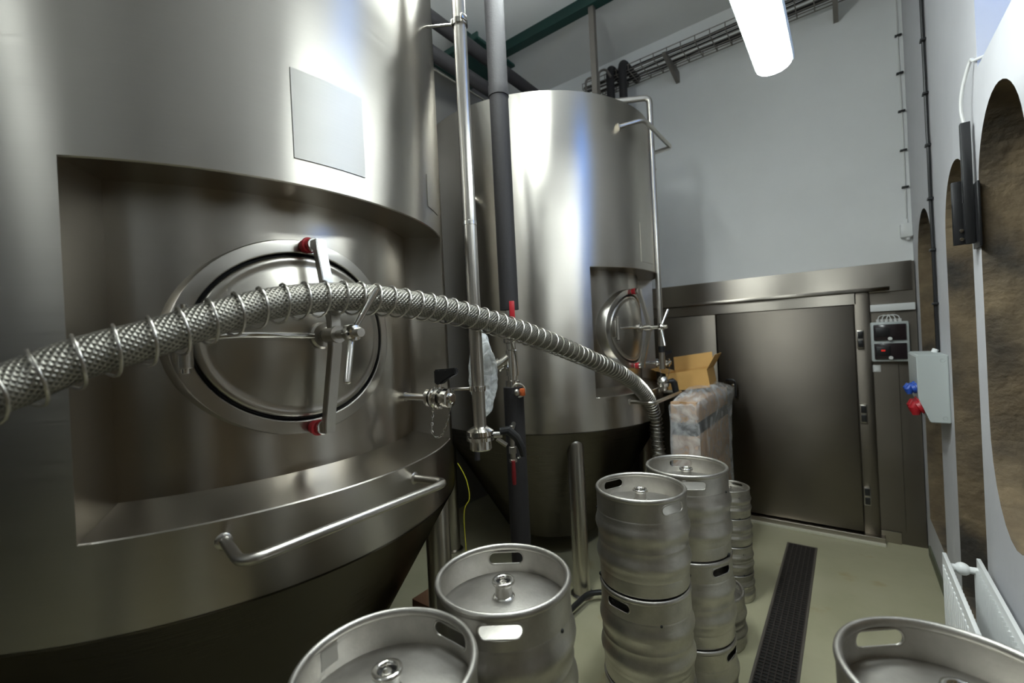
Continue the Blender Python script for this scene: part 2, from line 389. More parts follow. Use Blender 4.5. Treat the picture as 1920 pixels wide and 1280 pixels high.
# door_1: right leaf with hinges and handle
d1 = thing('door_1', 'wide brushed steel cold room door leaf with three hinges', 'door', (xd1, 4.66, 0)); d1['kind'] = 'structure'; del d1['category']
bm = NB(); box(bm, xd0 + .006, xd1, 4.64, YC - .002, zd0, zd1, .004); boxUV(bm); obj('door_leaf', bm, m_clad, d1)
xf1 = X_at(1636, 700, YC)
bm = NB(); box(bm, xd1 + .006, xf1, 4.655, YC - .002, 0.01, z1 - .014, .003); boxUV(bm); obj('door_frame', bm, m_clad, d1)
for py in (636, 775, 928):
    z = Z_at(1614, py, 4.64); xh = X_at(1612 + (py - 636) * .045, py, 4.63)
    bm = NB(); box(bm, xh - .02, xh + .028, 4.625, 4.66, z - .075, z + .075, .006); hg = obj('hinge', bm, m_satin, d1)
    bm = NB(); box(bm, xh - .012, xh + .022, 4.618, 4.630, z - .066, z - .008, .004); box(bm, xh - .012, xh + .022, 4.618, 4.630, z + .008, z + .066, .004); obj('hinge_cap', bm, m_plas, hg)
ph = onY(1374, 725, 4.62)
bm = NB(); tube(bm, fillet([(ph.x - .05, 4.645, ph.z + .06), (ph.x - .05, 4.59, ph.z + .07), (ph.x + .03, 4.58, ph.z + .07), (ph.x + .03, 4.59, ph.z - .09), (ph.x + .02, 4.645, ph.z - .10)], .03), .010, 10); obj('door_handle', bm, m_plas, d1)
bm = NB(); box(bm, ph.x - .01, ph.x + .02, 4.60, 4.645, ph.z - .03, ph.z + .03, .004); obj('latch', bm, m_pol, d1)
d2 = thing('door_2', 'plain brushed steel panel left of the cold room door', 'door', (xd0, 4.66, 0)); d2['kind'] = 'structure'; del d2['category']
bm = NB(); box(bm, xl, xd0 - .006, 4.642, YC - .002, zd0, zd1, .004); boxUV(bm); obj('door_leaf', bm, m_clad, d2)
bm = NB(); box(bm, xl, xf1 + .03, 4.60, YC - .001, 0, .055, .003); boxUV(bm); struct('trim_4', bm, m_clad2)
bm = NB(); box(bm, xl, xf1 + .03, 4.565, 4.60, 0, .018, .002); struct('trim_5', bm, simple('cream sealant strip', (.62, .60, .48), .5))
bm = NB(); box(bm, xf1 + .006, X_at(1690, 800, YC), YC - .018, YC - .001, .10, z1 - .10, .002); boxUV(bm); struct('trim_6', bm, m_clad)
bm = NB(); box(bm, xf1 + .006, X_at(1690, 990, YC), YC - .02, YC - .001, 0, .095, .002); boxUV(bm); struct('trim_7', bm, m_clad2)
# white strip over the controls
a = onY(1632, 586, 4.66); b = onY(1716, 569, 4.66)
bm = NB(); box(bm, a.x, b.x, 4.655, YC, a.z + .005, b.z + .012, .004); tag(obj('cable_duct', bm, m_white, None), 'short white cable duct above the grey control box', 'cable duct')
# control box
a = onY(1635, 678, 4.62); b = onY(1704, 601, 4.62)
cb = thing('control_box', 'grey control box with two dark display windows beside the cold room door', 'control box', ((a.x + b.x) / 2, YC, a.z))
bm = NB(); box(bm, a.x, b.x, 4.615, YC - .002, a.z, b.z, .01); obj('housing', bm, m_greybox, cb)
zm = (a.z + b.z) / 2; W = b.x - a.x
for k, (zz0, zz1) in enumerate(((zm + .012, b.z - .02), (a.z + .02, zm - .012))):
    bm = NB(); box(bm, a.x + .018, b.x - .018, 4.600, 4.617, zz0, zz1, .005); cv = obj('display_window', bm, m_dark, cb)
    bm = NB(); box(bm, a.x + .03, (a.x + b.x) / 2, 4.597, 4.602, zz0 + .03, zz1 - .025, .002); obj('display', bm, m_plas, cv)
    bm = NB(); cyl(bm, ((a.x + b.x) / 2, 4.600, zz0 + .012), ((a.x + b.x) / 2, 4.588, zz0 + .012), .014); obj('latch', bm, m_white, cv)
    if k == 1:
        bm = NB(); box(bm, a.x + .06, a.x + .085, 4.594, 4.598, (zz0 + zz1) / 2, (zz0 + zz1) / 2 + .014); obj('digits', bm, m_led, cv)
for k in range(6):
    x = a.x + .05 + k * (W - .1) / 5
    bm = NB(); cyl(bm, (x, 4.655, b.z - .002), (x, 4.655, b.z + .022), .012, 12); tube(bm, smoothpath([(x, 4.655, b.z + .02), (x + (.01 if k < 3 else -.01), 4.66, b.z + .045), (x + (.04 if k < 3 else -.04), 4.67, b.z + .055), (x + (.05 if k < 3 else -.05), 4.69, b.z + .05)], 4), .004, 8); obj('cable_gland', bm, m_cable, cb)
a = onY(1636, 697, 4.68); b = onY(1651, 684, 4.68)
bm = NB(); box(bm, a.x, b.x, 4.672, YC - .017, a.z, b.z, .002); box(bm, a.x + .02, b.x - .005, 4.668, 4.673, a.z + .008, b.z - .015, .001)
tag(obj('light_switch', bm, m_white, None), 'small white switch below the grey control box', 'switch')

# floor drain
xg0, xg1, yg0, yg1 = -.470, -.262, .2, 4.28
dr = thing('floor_drain', 'long narrow dark floor drain running to the cold room', 'drain', ((xg0 + xg1) / 2, 2.2, 0))
bm = NB(); box(bm, xg0, xg0 + .012, yg0, yg1, .0, .006); box(bm, xg1 - .012, xg1, yg0, yg1, .0, .006); box(bm, xg0, xg1, yg1 - .012, yg1, .0, .006); box(bm, xg0, xg1, yg0, yg0 + .012, .0, .006)
obj('frame', bm, m_galv, dr, 0)
bm = NB(); box(bm, xg0 + .01, xg1 - .01, yg0 + .01, yg1 - .01, .0005, .0015); obj('channel', bm, m_rub, dr, 0)
bm = NB(); y = yg0 + .02
while y < yg1 - .02: box(bm, xg0 + .012, xg1 - .012, y, y + .006, .002, .006); y += .028
for k in range(7):
    x = xg0 + .012 + (xg1 - xg0 - .03) * k / 6; box(bm, x, x + .005, yg0 + .012, yg1 - .012, .002, .0065)
obj('grate', bm, m_grate, dr, 0)

# ================================================================ LAMPS
def fixture(label, x, y0, y1, z, hang=None, wd=.10, bare=False):
    t = thing('ceiling_lamp', label, 'lamp', (x, (y0 + y1) / 2, z), 'long fluorescent lamps over the aisle')
    n = 16 if bare else 9; prof = []; zc_ = .0
    for k in range(n): a = (2 * PI * k / n) if bare else PI + PI * k / (n - 1); prof.append((x + wd * math.cos(a), z + .035 + wd * .62 * math.sin(a)))
    bm = prism(NB(), prof, y0 + .02, y1 - .02, 'y'); bmesh.ops.bevel(bm, geom=[e for e in bm.edges if abs(e.verts[0].co.y - e.verts[1].co.y) < 1e-5], offset=.006 if bare else .012, segments=2, affect='EDGES')
    obj('diffuser', bm, m_fill if bare else m_diff, t, 60)
    if bare:
        for ya, yb in ((y0 - .03, y0 + .02), (y1 - .02, y1 + .03)): obj('end_cap', box(NB(), x - wd - .008, x + wd + .008, ya, yb, z - .01, z + .085, .006), m_greybox, t)
    bm = NB()
    if bare: box(bm, x - .02, x + .02, y0 + .02, y1 - .02, z + .075, z + .10, .004)
    else: box(bm, x - wd - .006, x + wd + .006, y0, y1, z + .036, z + .085, .01)
    obj('housing', bm, m_greybox, t)
    for yy in (y0 + .25, y1 - .25):
        bm = NB(); cyl(bm, (x, yy, z + .08), (x, yy, ZC), .004, 8); obj('hanger_rod', bm, m_galv, t)
    return t
LX, LZ = -.215, 2.92
fixture('bright fluorescent lamp hanging over the aisle, in the picture', LX, .82, 2.32, LZ, wd=.07)
fixture('added unseen fill lamp high between the two tanks', -1.25, .75, 2.3, 3.95, wd=.085, bare=True)  # added above the view to brighten ceiling and end wall
fixture('added unseen fill lamp high by the front wall behind the viewer', -1.0, -3.2, -2.2, 4.2, wd=.028, bare=True)  # added out of view to light the wall mirrored in the near tank

# ================================================================ TANKS
RT, RI = .99, .826; ZS0, ZS1, ZTOP = 1.15, 3.48, 3.48
ZL, ZU, ZLI = 1.375, 2.28, 1.420; HA = math.radians(37.5)
def cpt(C, r, a, z): return Vector((C[0] + r * math.cos(a), C[1] + r * math.sin(a), z))
def shell_mesh(C):
    bm = NB(); L = bm.loops.layers.uv.new('uv'); vd = {}
    def V(r, a, z):
        k = (round(r, 5), round(a % (2 * PI), 5), round(z, 5))
        if k not in vd: vd[k] = bm.verts.new(cpt(C, r, a, z))
        return vd[k]
    def q(pts):
        vs = [V(*p) for p in pts]
        f = bm.faces.new(vs)
        for lp, p in zip(f.loops, pts): lp[L].uv = (p[1] * RT, p[2] + p[0])
    ths = [-HA + 2 * HA * i / 40 for i in range(41)] + [HA + (2 * PI - 2 * HA) * i / 130 for i in range(1, 131)]
    zs = [ZS0, ZL, ZU, 2.9, ZTOP - .006]
    for i in range(len(ths) - 1):
        a, b = ths[i], ths[i + 1]
        for k in range(len(zs) - 1):
            if i < 40 and k == 1: continue
            q([(RT, a, zs[k]), (RT, b, zs[k]), (RT, b, zs[k + 1]), (RT, a, zs[k + 1])])
        # rounded top edge and shallow top cone
        pr = [(RT, ZTOP - .006), (RT - .002, ZTOP - .002), (RT - .006, ZTOP), (RT - .03, ZTOP), (.35, ZTOP + .22), (.25, ZTOP + .24)]
        for k in range(len(pr) - 1): q([(pr[k][0], a, pr[k][1]), (pr[k][0], b, pr[k][1]), (pr[k + 1][0], b, pr[k + 1][1]), (pr[k + 1][0], a, pr[k + 1][1])])
    return bm
def recess_mesh(C):
    bm = NB(); L = bm.loops.layers.uv.new('uv')
    def q(pts, uvs):
        f = bm.faces.new([bm.verts.new(cpt(C, *p)) for p in pts])
        for lp, u in zip(f.loops, uvs): lp[L].uv = u
    N = 40; e = .0035
    for i in range(N):
        a = -HA + 2 * HA * i / N; b = -HA + 2 * HA * (i + 1) / N; ua, ub = a * RT, b * RT
        q([(RI, a, ZLI), (RI, b, ZLI), (RI, b, ZU), (RI, a, ZU)], [(ua, ZLI), (ub, ZLI), (ub, ZU), (ua, ZU)])
        q([(RT - e, a, ZL + e), (RT - e, b, ZL + e), (RI, b, ZLI), (RI, a, ZLI)], [(ua, 0), (ub, 0), (ub, .16), (ua, .16)])
        q([(RT, a, ZL), (RT, b, ZL), (RT - e, b, ZL + e), (RT - e, a, ZL + e)], [(ua, 0), (ub, 0), (ub, .01), (ua, .01)])
        q([(RI, a, ZU), (RI, b, ZU), (RT - e, b, ZU - e), (RT - e, a, ZU - e)], [(ua, 0), (ub, 0), (ub, .16), (ua, .16)])
        q([(RT - e, a, ZU - e), (RT - e, b, ZU - e), (RT, b, ZU), (RT, a, ZU)], [(ua, 0), (ub, 0), (ub, .01), (ua, .01)])
    for s in (-1, 1):
        a = s * HA
        q([(RI, a, ZLI), (RT, a, ZL), (RT, a, ZU), (RI, a, ZU)], [(RI, ZLI), (RT, ZL), (RT, ZU), (RI, ZU)])
    bmesh.ops.remove_doubles(bm, verts=bm.verts, dist=1e-5); return bm
def rail_mesh(pts, r=.0135, rose=True):
    bm = tube(NB(), fillet(pts, .05, 7), r, 14)
    if rose:
        for a, b in ((pts[0], pts[1]), (pts[-1], pts[-2])):
            a, b = Vector(a), Vector(b); d = (b - a).normalized(); discs(bm, a - d * .004, d, [(0, 0), (r * 1.7, 0), (r * 1.7, .003), (r * 1.2, .009), (0, .011)])
    return bm
def manway(t, C):
    Y0, Z0 = C[1] - .065, 1.845; x0 = C[0] + RI; RX, RZ = .352, .305
    e = lambda r: r
    # neck ring: oval, axis +X ; e1 = ax x up = (0,-1,0)*, e2 vertical
    def oval(prof, seg=72, sx=1.0, name='part', mat=m_satin, par=t, sm=35):
        # prof (k, x): k = distance inward from the outer oval edge
        bm = NB(); rows = []; L = bm.loops.layers.uv.new('uv')
        for k, x in prof: rows.append([bm.verts.new((x - .8 * (RI - math.sqrt(RI**2 - (max(RX - k, 0) * math.cos(2 * PI * i / seg))**2)), Y0 + max(RX - k, 0) * math.cos(2 * PI * i / seg), Z0 + max(RZ - k * (RZ / RX if k > .2 else 1), 0) * math.sin(2 * PI * i / seg))) for i in range(seg)])
        for r in range(len(rows) - 1):
            for i in range(seg):
                j = (i + 1) % seg; f = bm.faces.new([rows[r][i], rows[r][j], rows[r + 1][j], rows[r + 1][i]])
                for lp in f.loops: lp[L].uv = (lp.vert.co.y, lp.vert.co.z)
        bmesh.ops.remove_doubles(bm, verts=bm.verts, dist=1e-5); bmesh.ops.recalc_face_normals(bm, faces=bm.faces[:])
        return obj(name, bm, mat, par, sm)
    xf = x0 + .030
    ring = oval([(0, x0 - .10), (0, xf - .006), (.003, xf - .001), (.008, xf), (.038, xf + .001), (.041, xf - .002), (.043, xf - .02), (.043, x0 - .10)], name='manway_ring', mat=m_satin)
    gk = oval([(.043, xf - .018), (.05, xf - .010), (.054, xf - .016), (.054, xf - .03)], name='gasket', mat=m_rub, par=ring)
    lid = oval([(.050, xf - .03), (.053, xf - .004), (.058, xf + .001), (.070, xf + .002), (.075, xf - .001), (.09, xf + .003), (.14, xf + .016), (.20, xf + .028), (.27, xf + .036), (.34, xf + .040), (.362, xf + .040)], name='manway_lid', mat=m_lid, sm=60)
    # bent vertical clamp strap
    xa, xb = xf + .055, xf + .115; zs = [Z0 + .300, Z0 + .265, Z0 + .04, Z0 - .04, Z0 - .265, Z0 - .305]
    xs = [xa, xa + .004, xb, xb, xa + .004, xa]
    bm = NB(); w = .030; th = .014; R = []
    for z, x in zip(zs, xs): R.append([bm.verts.new(p) for p in ((x - th, Y0 - w * .55 + .02, z), (x + th, Y0 - w * .55 + .02, z), (x + th, Y0 + w * .55 + .02, z), (x - th, Y0 + w * .55 + .02, z))])
    for i in range(len(R) - 1):
        for k in range(4): bm.faces.new([R[i][k], R[i][(k + 1) % 4], R[i + 1][(k + 1) % 4], R[i + 1][k]])
    bm.faces.new(R[0]); bm.faces.new(R[-1][::-1]); bmesh.ops.recalc_face_normals(bm, faces=bm.faces[:])
    bmesh.ops.bevel(bm, geom=bm.edges[:], offset=.002, segments=2, affect='EDGES'); obj('clamp_bar', bm, m_satin, t)
    yh = Y0 + .02
    for s, z in ((1, Z0 + .285), (-1, Z0 - .288)):
        bm = NB(); cyl(bm, (xf - .002, yh - .012, z), (xf + .05, yh - .012, z), .021, 20); lg = obj('stop_lug', bm, m_pol, t)
        bm = NB(); torus(bm, (xf + .028, yh - .018, z), (1, 0, 0), .0195, .0060, 24, 8); cyl(bm, (xf + .004, yh - .018, z), (xf + .03, yh - .018, z), .0215); o = obj('bumper', bm, m_red, lg)
        o['label'] = 'red rubber bumper'
    # hub, spindle and three-armed hand wheel
    bm = NB(); discs(bm, (xf + .034, yh, Z0), (1, 0, 0), [(0, 0), (.040, 0), (.042, .004), (.042, .020), (.036, .026), (.020, .028), (.020, .034), (0, .034)]); obj('hub', bm, m_satin, t)
    bm = NB(); cyl(bm, (xf + .03, yh, Z0), (xf + .255, yh, Z0), .0135, 20); obj('spindle', bm, m_satin, t)
    bm = NB(); discs(bm, (xf + .085, yh, Z0), (1, 0, 0), [(0, 0), (.026, 0), (.026, .055), (0, .055)]); obj('clamp_boss', bm, m_satin, t)
    hw = NB(); discs(hw, (xf + .190, yh, Z0), (1, 0, 0), [(.012, 0), (.024, .002), (.026, .012), (.026, .030), (.022, .040), (.0135, .042)]); W = obj('hand_wheel', hw, m_pol, t)
    for a in (math.radians(62), math.radians(-108), math.radians(172)):
        d = Vector((.25 if abs(a) < 2.5 else .0, math.cos(a), math.sin(a))).normalized()
        p0 = Vector((xf + .208, yh, Z0)) + d * .02; p1 = p0 + d * .135
        if abs(a) > 2.5: continue
        bm = tube(NB(), [p0, p0 + (p1 - p0) * .9, p1 - d * .003, p1], [.0085, .0105, .0095, .005], 14); obj('wheel_arm', bm, m_pol, W)
    # hinge and swing arm on the near side
    yy = Y0 - RX + .015
    bm = NB(); cyl(bm, (xf + .022, yy, Z0 - .075), (xf + .022, yy, Z0 + .075), .0175); box(bm, xf - .012, xf + .018, yy - .02, yy + .02, Z0 - .06, Z0 + .06, .004)
    hgg = obj('hinge', bm, m_satin, t)
    for s in (-1, 1): obj('hinge_pin', cyl(NB(), (xf + .022, yy, Z0 + s * .075), (xf + .022, yy, Z0 + s * .088), .011), m_pol, hgg)
    bm = tube(NB(), smoothpath([(xf + .024, yy + .01, Z0), (xf + .055, yy + .12, Z0 + .006), (xf + .062, yy + .2, Z0 + .004), (xf + .056, yh - .034, Z0)], 6), .0085, 12); obj('swing_arm', bm, m_pol, t)
def tri_clamp(bm, p, ax, r, w=.016):
    """a clamped pipe joint: flange pair with ring"""
    discs(bm, Vector(p) - Vector(ax).normalized() * w / 2, ax, [(r * .6, 0), (r * .95, 0), (r, w * .2), (r, w * .8), (r * .95, w), (r * .6, w)])
def butterfly(t, p, ax, r, hdir, hl, name='valve_body'):
    """sanitary butterfly valve with two unions and a black lever"""
    p = Vector(p); ax = Vector(ax).normalized(); h = Vector(hdir).normalized()
    bm = NB()
    discs(bm, p - ax * .055, ax, [(0, 0), (r * .9, 0), (r * 1.25, .002), (r * 1.3, .01), (r * 1.25, .020), (r * .8, .022), (r * .8, .034), (r * 1.45, .036), (r * 1.5, .044), (r * 1.2, .050), (r * 1.2, .056), (r * 1.5, .060), (r * 1.45, .070), (r * .85, .072), (r * .85, .082), (r * 1.25, .084), (r * 1.32, .094), (r * 1.25, .112), (r * .7, .115), (0, .115)], 24)
    b = obj(name, bm, m_pol, t)
    bm = NB(); cyl(bm, p + h * r * .9, p + h * (r * 2.1), r * .45); obj('valve_stem', bm, m_pol, b)
    bm = NB(); q = p + h * (r * 2.1)
    side = ax.cross(h).normalized()
    pts = [(0, 0, 0), (r * 1.9, 0, 0)]
    # lever: chunky moulded bar that widens then bends
    L = [(-.25, 0), (0.6, .0), (1.6, .35), (3.2, .75)]
    rows = []
    for i, (u, v) in enumerate(L):
        c = q + ax * (u * r) + h * (v * r + r * .7); hh = (r * .95, r * 1.0, r * .7, r * .4)[i]; ww = (r * .6, r * .62, r * .5, r * .42)[i]
        rows.append([bm.verts.new(c + h * hh + side * ww), bm.verts.new(c + h * hh - side * ww), bm.verts.new(c - h * hh - side * ww), bm.verts.new(c - h * hh + side * ww)])
    for i in range(len(rows) - 1):
        for k in range(4): bm.faces.new([rows[i][k], rows[i][(k + 1) % 4], rows[i + 1][(k + 1) % 4], rows[i + 1][k]])
    bm.faces.new(rows[0]); bm.faces.new(rows[-1][::-1]); bmesh.ops.recalc_face_normals(bm, faces=bm.faces[:])
    bmesh.ops.bevel(bm, geom=bm.edges[:], offset=r * .16, segments=2, affect='EDGES')
    o = obj('valve_lever', bm, m_plas, b); return b
def chain(bm, pts, link=.007, wire=.0011):
    P = smoothpath(pts, 12); s = 0; last = None; k = 0
    for i in range(1, len(P)):
        if last is None or (P[i] - last).length > link * 1.35:
            d = (P[i] - P[i - 1]).normalized(); sd = d.orthogonal().normalized()
            if k % 2: sd = d.cross(sd)
            bm2 = []
            c = P[i]; ring = []
            for q in range(10):
                a = 2 * PI * q / 10; ring.append(c + d * (link * .9 * math.cos(a)) + sd * (link * .48 * math.sin(a)))
            ring.append(ring[0]); tube(bm, ring, wire, 5, cap=False); last = P[i]; k += 1
def build_tank(C, label):
    t = thing('fermentation_tank', label, 'tank', (C[0], C[1], 0), 'pair of tall steel brewing tanks')
    obj('shell', shell_mesh(C), m_tank, t, 30)
    obj('manway_recess', recess_mesh(C), m_tank2, t, 30)
    bm = lathe(NB(), [(RT, ZS0 + .0), (RT + .0015, ZS0 + .003), (RT + .0015, ZS0 - .003), (RT - .002, ZS0 - .006), (.42, .20), (.30, .17), (0, .17)], 96, c=C); obj('cone', bm, m_shaded_cone, t, 30)
    for a in (-64 if C[1] < 2 else -46, 45, 135, 225):
        p = cpt(C, .90, math.radians(a), 0)
        bm = NB(); lathe(bm, [(0, .02), (.058, .02), (.058, 1.06), (.05, 1.09), (.03, 1.11), (0, 1.115)], 28, c=(p.x, p.y)); lg = obj('leg', bm, m_satin, t)
        bm = NB(); lathe(bm, [(0, 0), (.08, 0), (.08, .012), (.062, .02), (0, .02)], 28, c=(p.x, p.y)); obj('foot_plate', bm, m_satin, lg)
    # lower rail
    y0, y1 = C[1] - .38, C[1] + .275; z = 1.322; xr = C[0] + 1.10
    a0 = math.asin((y0 - .0 - C[1]) / RT); a1 = math.asin((y1 - C[1]) / RT)
    q0, q1 = onCyl(422, 1022, (-2.22, .795), RT), onCyl(778, 903, (-2.22, .795), RT)
    m0 = cpt(C, RT, math.atan2(q0.y - .795, q0.x + 2.22), z); m1 = cpt(C, RT, math.atan2(q1.y - .795, q1.x + 2.22), z)
    obj('hand_rail', rail_mesh([m0, (xr, y0, z), (xr, y1, z), m1]), m_satin, t)
    manway(t, C)
    return t
C1, C2 = (-2.22, .795), (-2.175, 3.355)
T1 = build_tank(C1, 'nearest and largest-looking brushed steel tank filling the left of the picture')
T2 = build_tank(C2, 'brushed steel tank further back, standing before the cold room')
# name plates on the shells
def plate(t, C, quad, name, mat, th=.004):
    """curved plate on the shell between two angles and two heights"""
    P = [onCyl(x, y, C, RT) for x, y in quad]; an = [math.atan2(p.y - C[1], p.x - C[0]) for p in P]
    a0 = (an[0] + an[3]) / 2; a1 = (an[1] + an[2]) / 2; z1 = (P[0].z + P[1].z) / 2; z0 = (P[2].z + P[3].z) / 2
    bm = NB(); L = bm.loops.layers.uv.new('uv'); N = 8
    lathe(bm, [(RT - .002, z0), (RT + th, z0), (RT + th, z1), (RT - .002, z1)], N, c=C, a0=a0, a1=a1, closedprof=True)
    for i in (0, 1):
        a = (a0, a1)[i]; bm.faces.new([bm.verts.new(cpt(C, r, a, z)) for r, z in ((RT - .002, z0), (RT + th, z0), (RT + th, z1), (RT - .002, z1))])
    return obj(name, bm, mat, t, 30)
plate(T1, C1, [(545, 117), (680, 195), (681, 330), (549, 298)], 'name_plate', m_plate)
plate(T1, C1, [(800, 334), (817, 342), (819, 399), (802, 391)], 'small_plate', m_tank, .0025)
plate(T2, C2, [(1199, 420), (1222, 424), (1225, 496), (1203, 490)], 'name_plate', m_tank, .0025)
# upper hand rail on the far tank
zt = onCyl(1160, 238, C2, RT)
y0 = zt.y; z = 3.30
a0 = onCyl(1160, 238, C2, RT); b0 = onX(1207, 224, -1.10); b1 = onX(1258, 276, -1.10)
e1_ = onCyl(1219, 289, C2, RT)
obj('hand_rail', rail_mesh([a0, b0, b1, e1_], .016), m_satin, T2)

# side tap of the near tank : short pipe out of the recess, valve with lever, hanging chain
def sampling_tap(t, base, tip, r, lever, ch=True):
    base, tip = Vector(base), Vector(tip); d = (tip - base).normalized()
    tp = obj('tap_pipe', cyl(NB(), base, tip, r * .46), m_pol, t); torus_b = NB(); torus(torus_b, base + d * .003, d, r * .46, .003); obj('weld_ring', torus_b, m_satin, tp)
    butterfly(t, tip + d * .05, d, r * .85, lever, 3)
    if ch:
        e = tip + d * .105; bm = NB(); discs(bm, e, d, [(0, 0), (r * .6, 0), (r * .6, .012), (r * .45, .016), (0, .016)]); obj('blank_cap', bm, m_pol, t)
        bm = NB(); s = (tip - base).normalized()
        chain(bm, [e + Vector((0, 0, -.01)), e + Vector((-.005, -.004, -.07)), e + Vector((-.015, -.02, -.12)), e + Vector((-.03, -.035, -.15)), e + Vector((-.05, -.055, -.13)), e - d * .085 + Vector((0, 0, -.02))], .008, .0012)
        obj('chain', bm, m_pol, t, 0)
b1 = onCyl(737, 751, C1, RI); tipp = Vector((b1.x + .13, b1.y + .0, b1.z))
b1 = cpt(C1, RI, math.radians(31), onCyl(737, 751, C1, RI).z)
p_t = onX(782, 749, -1.385); 
dirn = Vector((1, .12, 0)).normalized()
sampling_tap(T1, b1, b1 + dirn * .135, .036, (0, 0, 1))
b2 = cpt(C2, RI, math.radians(26), onX(1217, 678, -1.42).z)
sampling_tap(T2, b2, b2 + dirn * .13, .031, (0, 0, 1))
# knob fitting on the far tank's shell, seen beside the steel pipe
k0 = onCyl(888, 375, C2, RT); kd = (k0 - Vector((C2[0], C2[1], k0.z))).normalized()
bm = NB(); cyl(bm, k0 - kd * .005, k0 + kd * .05, .025); discs(bm, k0 + kd * .05, kd, [(0, 0), (.042, 0), (.042, .02), (.03, .03), (0, .03)]); obj('port_cap', bm, m_pol, T2)

# ================================================================ PIPES BETWEEN AND OVER THE TANKS
def stand(x, y, d): p = atd(x, y, d); return p.x, p.y
px, py = stand(880, 400, 1.90)
sp = thing('steel_pipe', 'vertical polished steel pipe clamped to the nearest tank', 'pipe', (px, py, 1.45))
zb = 1.8 - (800 - 638) / 830 * 1.9
obj('pipe', cyl(NB(), (px, py, zb), (px, py, 3.75), .0275, 24), m_satin, sp)
for yy, xx in ((45, 818), (729, 862)):
    z = atd(870, yy, 1.9).z
    ang = math.atan2(py - C1[1], px - C1[0]); q = cpt(C1, RT if z > ZU else RT - .0, ang, z)
    bm = NB(); cyl(bm, q, (px, py, z), .006, 10); br = obj('bracket_rod', bm, m_pol, sp)
    bm = NB(); discs(bm, (px, py, z - .011), (0, 0, 1), [(.0275, 0), (.033, 0), (.033, .022), (.0275, .022)])
    for s in (-1, 1): box(bm, px + .028 * s - .004 + .01, px + .028 * s + .008 + .01, py - .034, py - .006, z - .011, z + .011, .002)
    obj('pipe_clamp', bm, m_pol, br)
obj('clamp_ferrule', lathe(NB(), [(.0275, 2.30), (.0295, 2.302), (.0295, 2.318), (.0275, 2.32)], 20, c=(px, py)), m_pol, sp)
bm = NB(); lathe(bm, [(0, zb + .01), (.03, zb + .01), (.045, zb), (.058, zb - .008), (.060, zb - .025), (.052, zb - .030), (.060, zb - .034), (.060, zb - .048), (.048, zb - .052), (.048, zb - .085), (.044, zb - .09), (0, zb - .09)], 36, c=(px, py))
vb = obj('butterfly_valve', bm, m_pol, sp)
hz = zb - .03; e1 = Rv
bm = NB(); cyl(bm, Vector((px, py, hz)) + e1 * .055, Vector((px, py, hz)) + e1 * .095, .014); obj('valve_stem', bm, m_pol, vb)
bm = NB(); q0 = Vector((px, py, hz + .012)); 
tube(bm, [q0 + e1 * .085, q0 + e1 * .12 + Vector((0, 0, .004)), q0 + e1 * .155 - Zv * .03, q0 + e1 * .175 - Zv * .075, q0 + e1 * .18 - Zv * .11], [.018, .020, .018, .016, .013], 10); obj('valve_lever', bm, m_plas, vb)
bm = NB(); box(bm, px - .065, px - .058, py - .012, py + .012, hz - .01, hz + .012, .002); obj('indicator', bm, m_red, vb)
bm = NB(); tube(bm, [q0 + e1 * .07 - Zv * .03, q0 + e1 * .11 - Zv * .06], .010, 10); obj('cleaning_port', bm, m_satin, vb)
# thin dark conduit just left of it
cx, cy = stand(862, 200, 2.25)
bm = NB(); cyl(bm, (cx, cy, 1.2), (cx, cy, ZC), .014, 14); tag(obj('conduit', bm, m_ins, None), 'thin dark vertical conduit just left of the polished steel pipe', 'pipe')
# black insulated drop pipe
ix, iy = stand(936, 200, 2.44)
ip = thing('insulated_pipe', 'thick vertical black insulated pipe before the far tank', 'pipe', (ix, iy, 0))
zj = atd(936, 183, 2.44).z; zv = atd(955, 615, 2.44).z
bm = NB(); lathe(bm, [(0, zv + .10), (.052, zv + .10), (.052, zj), (0, zj)], 28, c=(ix, iy)); obj('insulation', bm, m_ins, ip)
bm = NB(); lathe(bm, [(0, zj + .002), (.056, zj + .002), (.056, zj + .06), (.0535, zj + .068), (.0535, ZC), (0, ZC)], 28, c=(ix, iy)); obj('insulation', bm, m_ins, ip)
zv2 = atd(955, 722, 2.44).z
bm = NB(); lathe(bm, [(0, .0), (.055, .0), (.055, zv2 - .01), (0, zv2)], 28, c=(ix, iy)); obj('insulation', bm, m_ins, ip)
bm = NB(); z = zv2 - .01
lathe(bm, [(0, z), (.040, z), (.040, z + .035), (.026, z + .038), (.026, z + .06), (.034, z + .062), (.032, z + .20), (.026, z + .205), (.026, z + .24), (.042, z + .245), (.042, z + .27), (.028, z + .275), (.028, z + .36), (.02, z + .37), (.02, z + .5), (0, z + .5)], 24, c=(ix, iy)); fv = obj('valve_fitting', bm, m_pol, ip)
bm = NB(); q = Vector((ix, iy, z + .12)); dd = (-Rv * .75 + Zv * -.55).normalized() * -1; dd = (-Rv * .8 - Zv * .5 ).normalized()
q = Vector((ix, iy, z + .17)); tube(bm, [q, q + dd * .07, q + dd * .071, q + dd * .10, q + dd * .101, q + dd * .15], [.028, .028, .038, .038, .020, .020], 14); obj('strainer_branch', bm, m_pol, fv)
bm = NB()
for s in (-1, 1): cyl(bm, Vector((ix, iy, z + .335)) + Rv * (.046 * s) - Fv * .01, Vector((ix, iy, z + .35)) + Rv * (.046 * s) - Fv * .01, .012, 6); cyl(bm, Vector((ix, iy, z + .30)) + Rv * (.04 * s) - Fv * .01, Vector((ix, iy, z + .37)) + Rv * (.04 * s) - Fv * .01, .005, 8)
obj('flange_bolts', bm, m_satin, fv)
hx = atd(961, 600, 2.36); ht = atd(960, 564, 2.36)
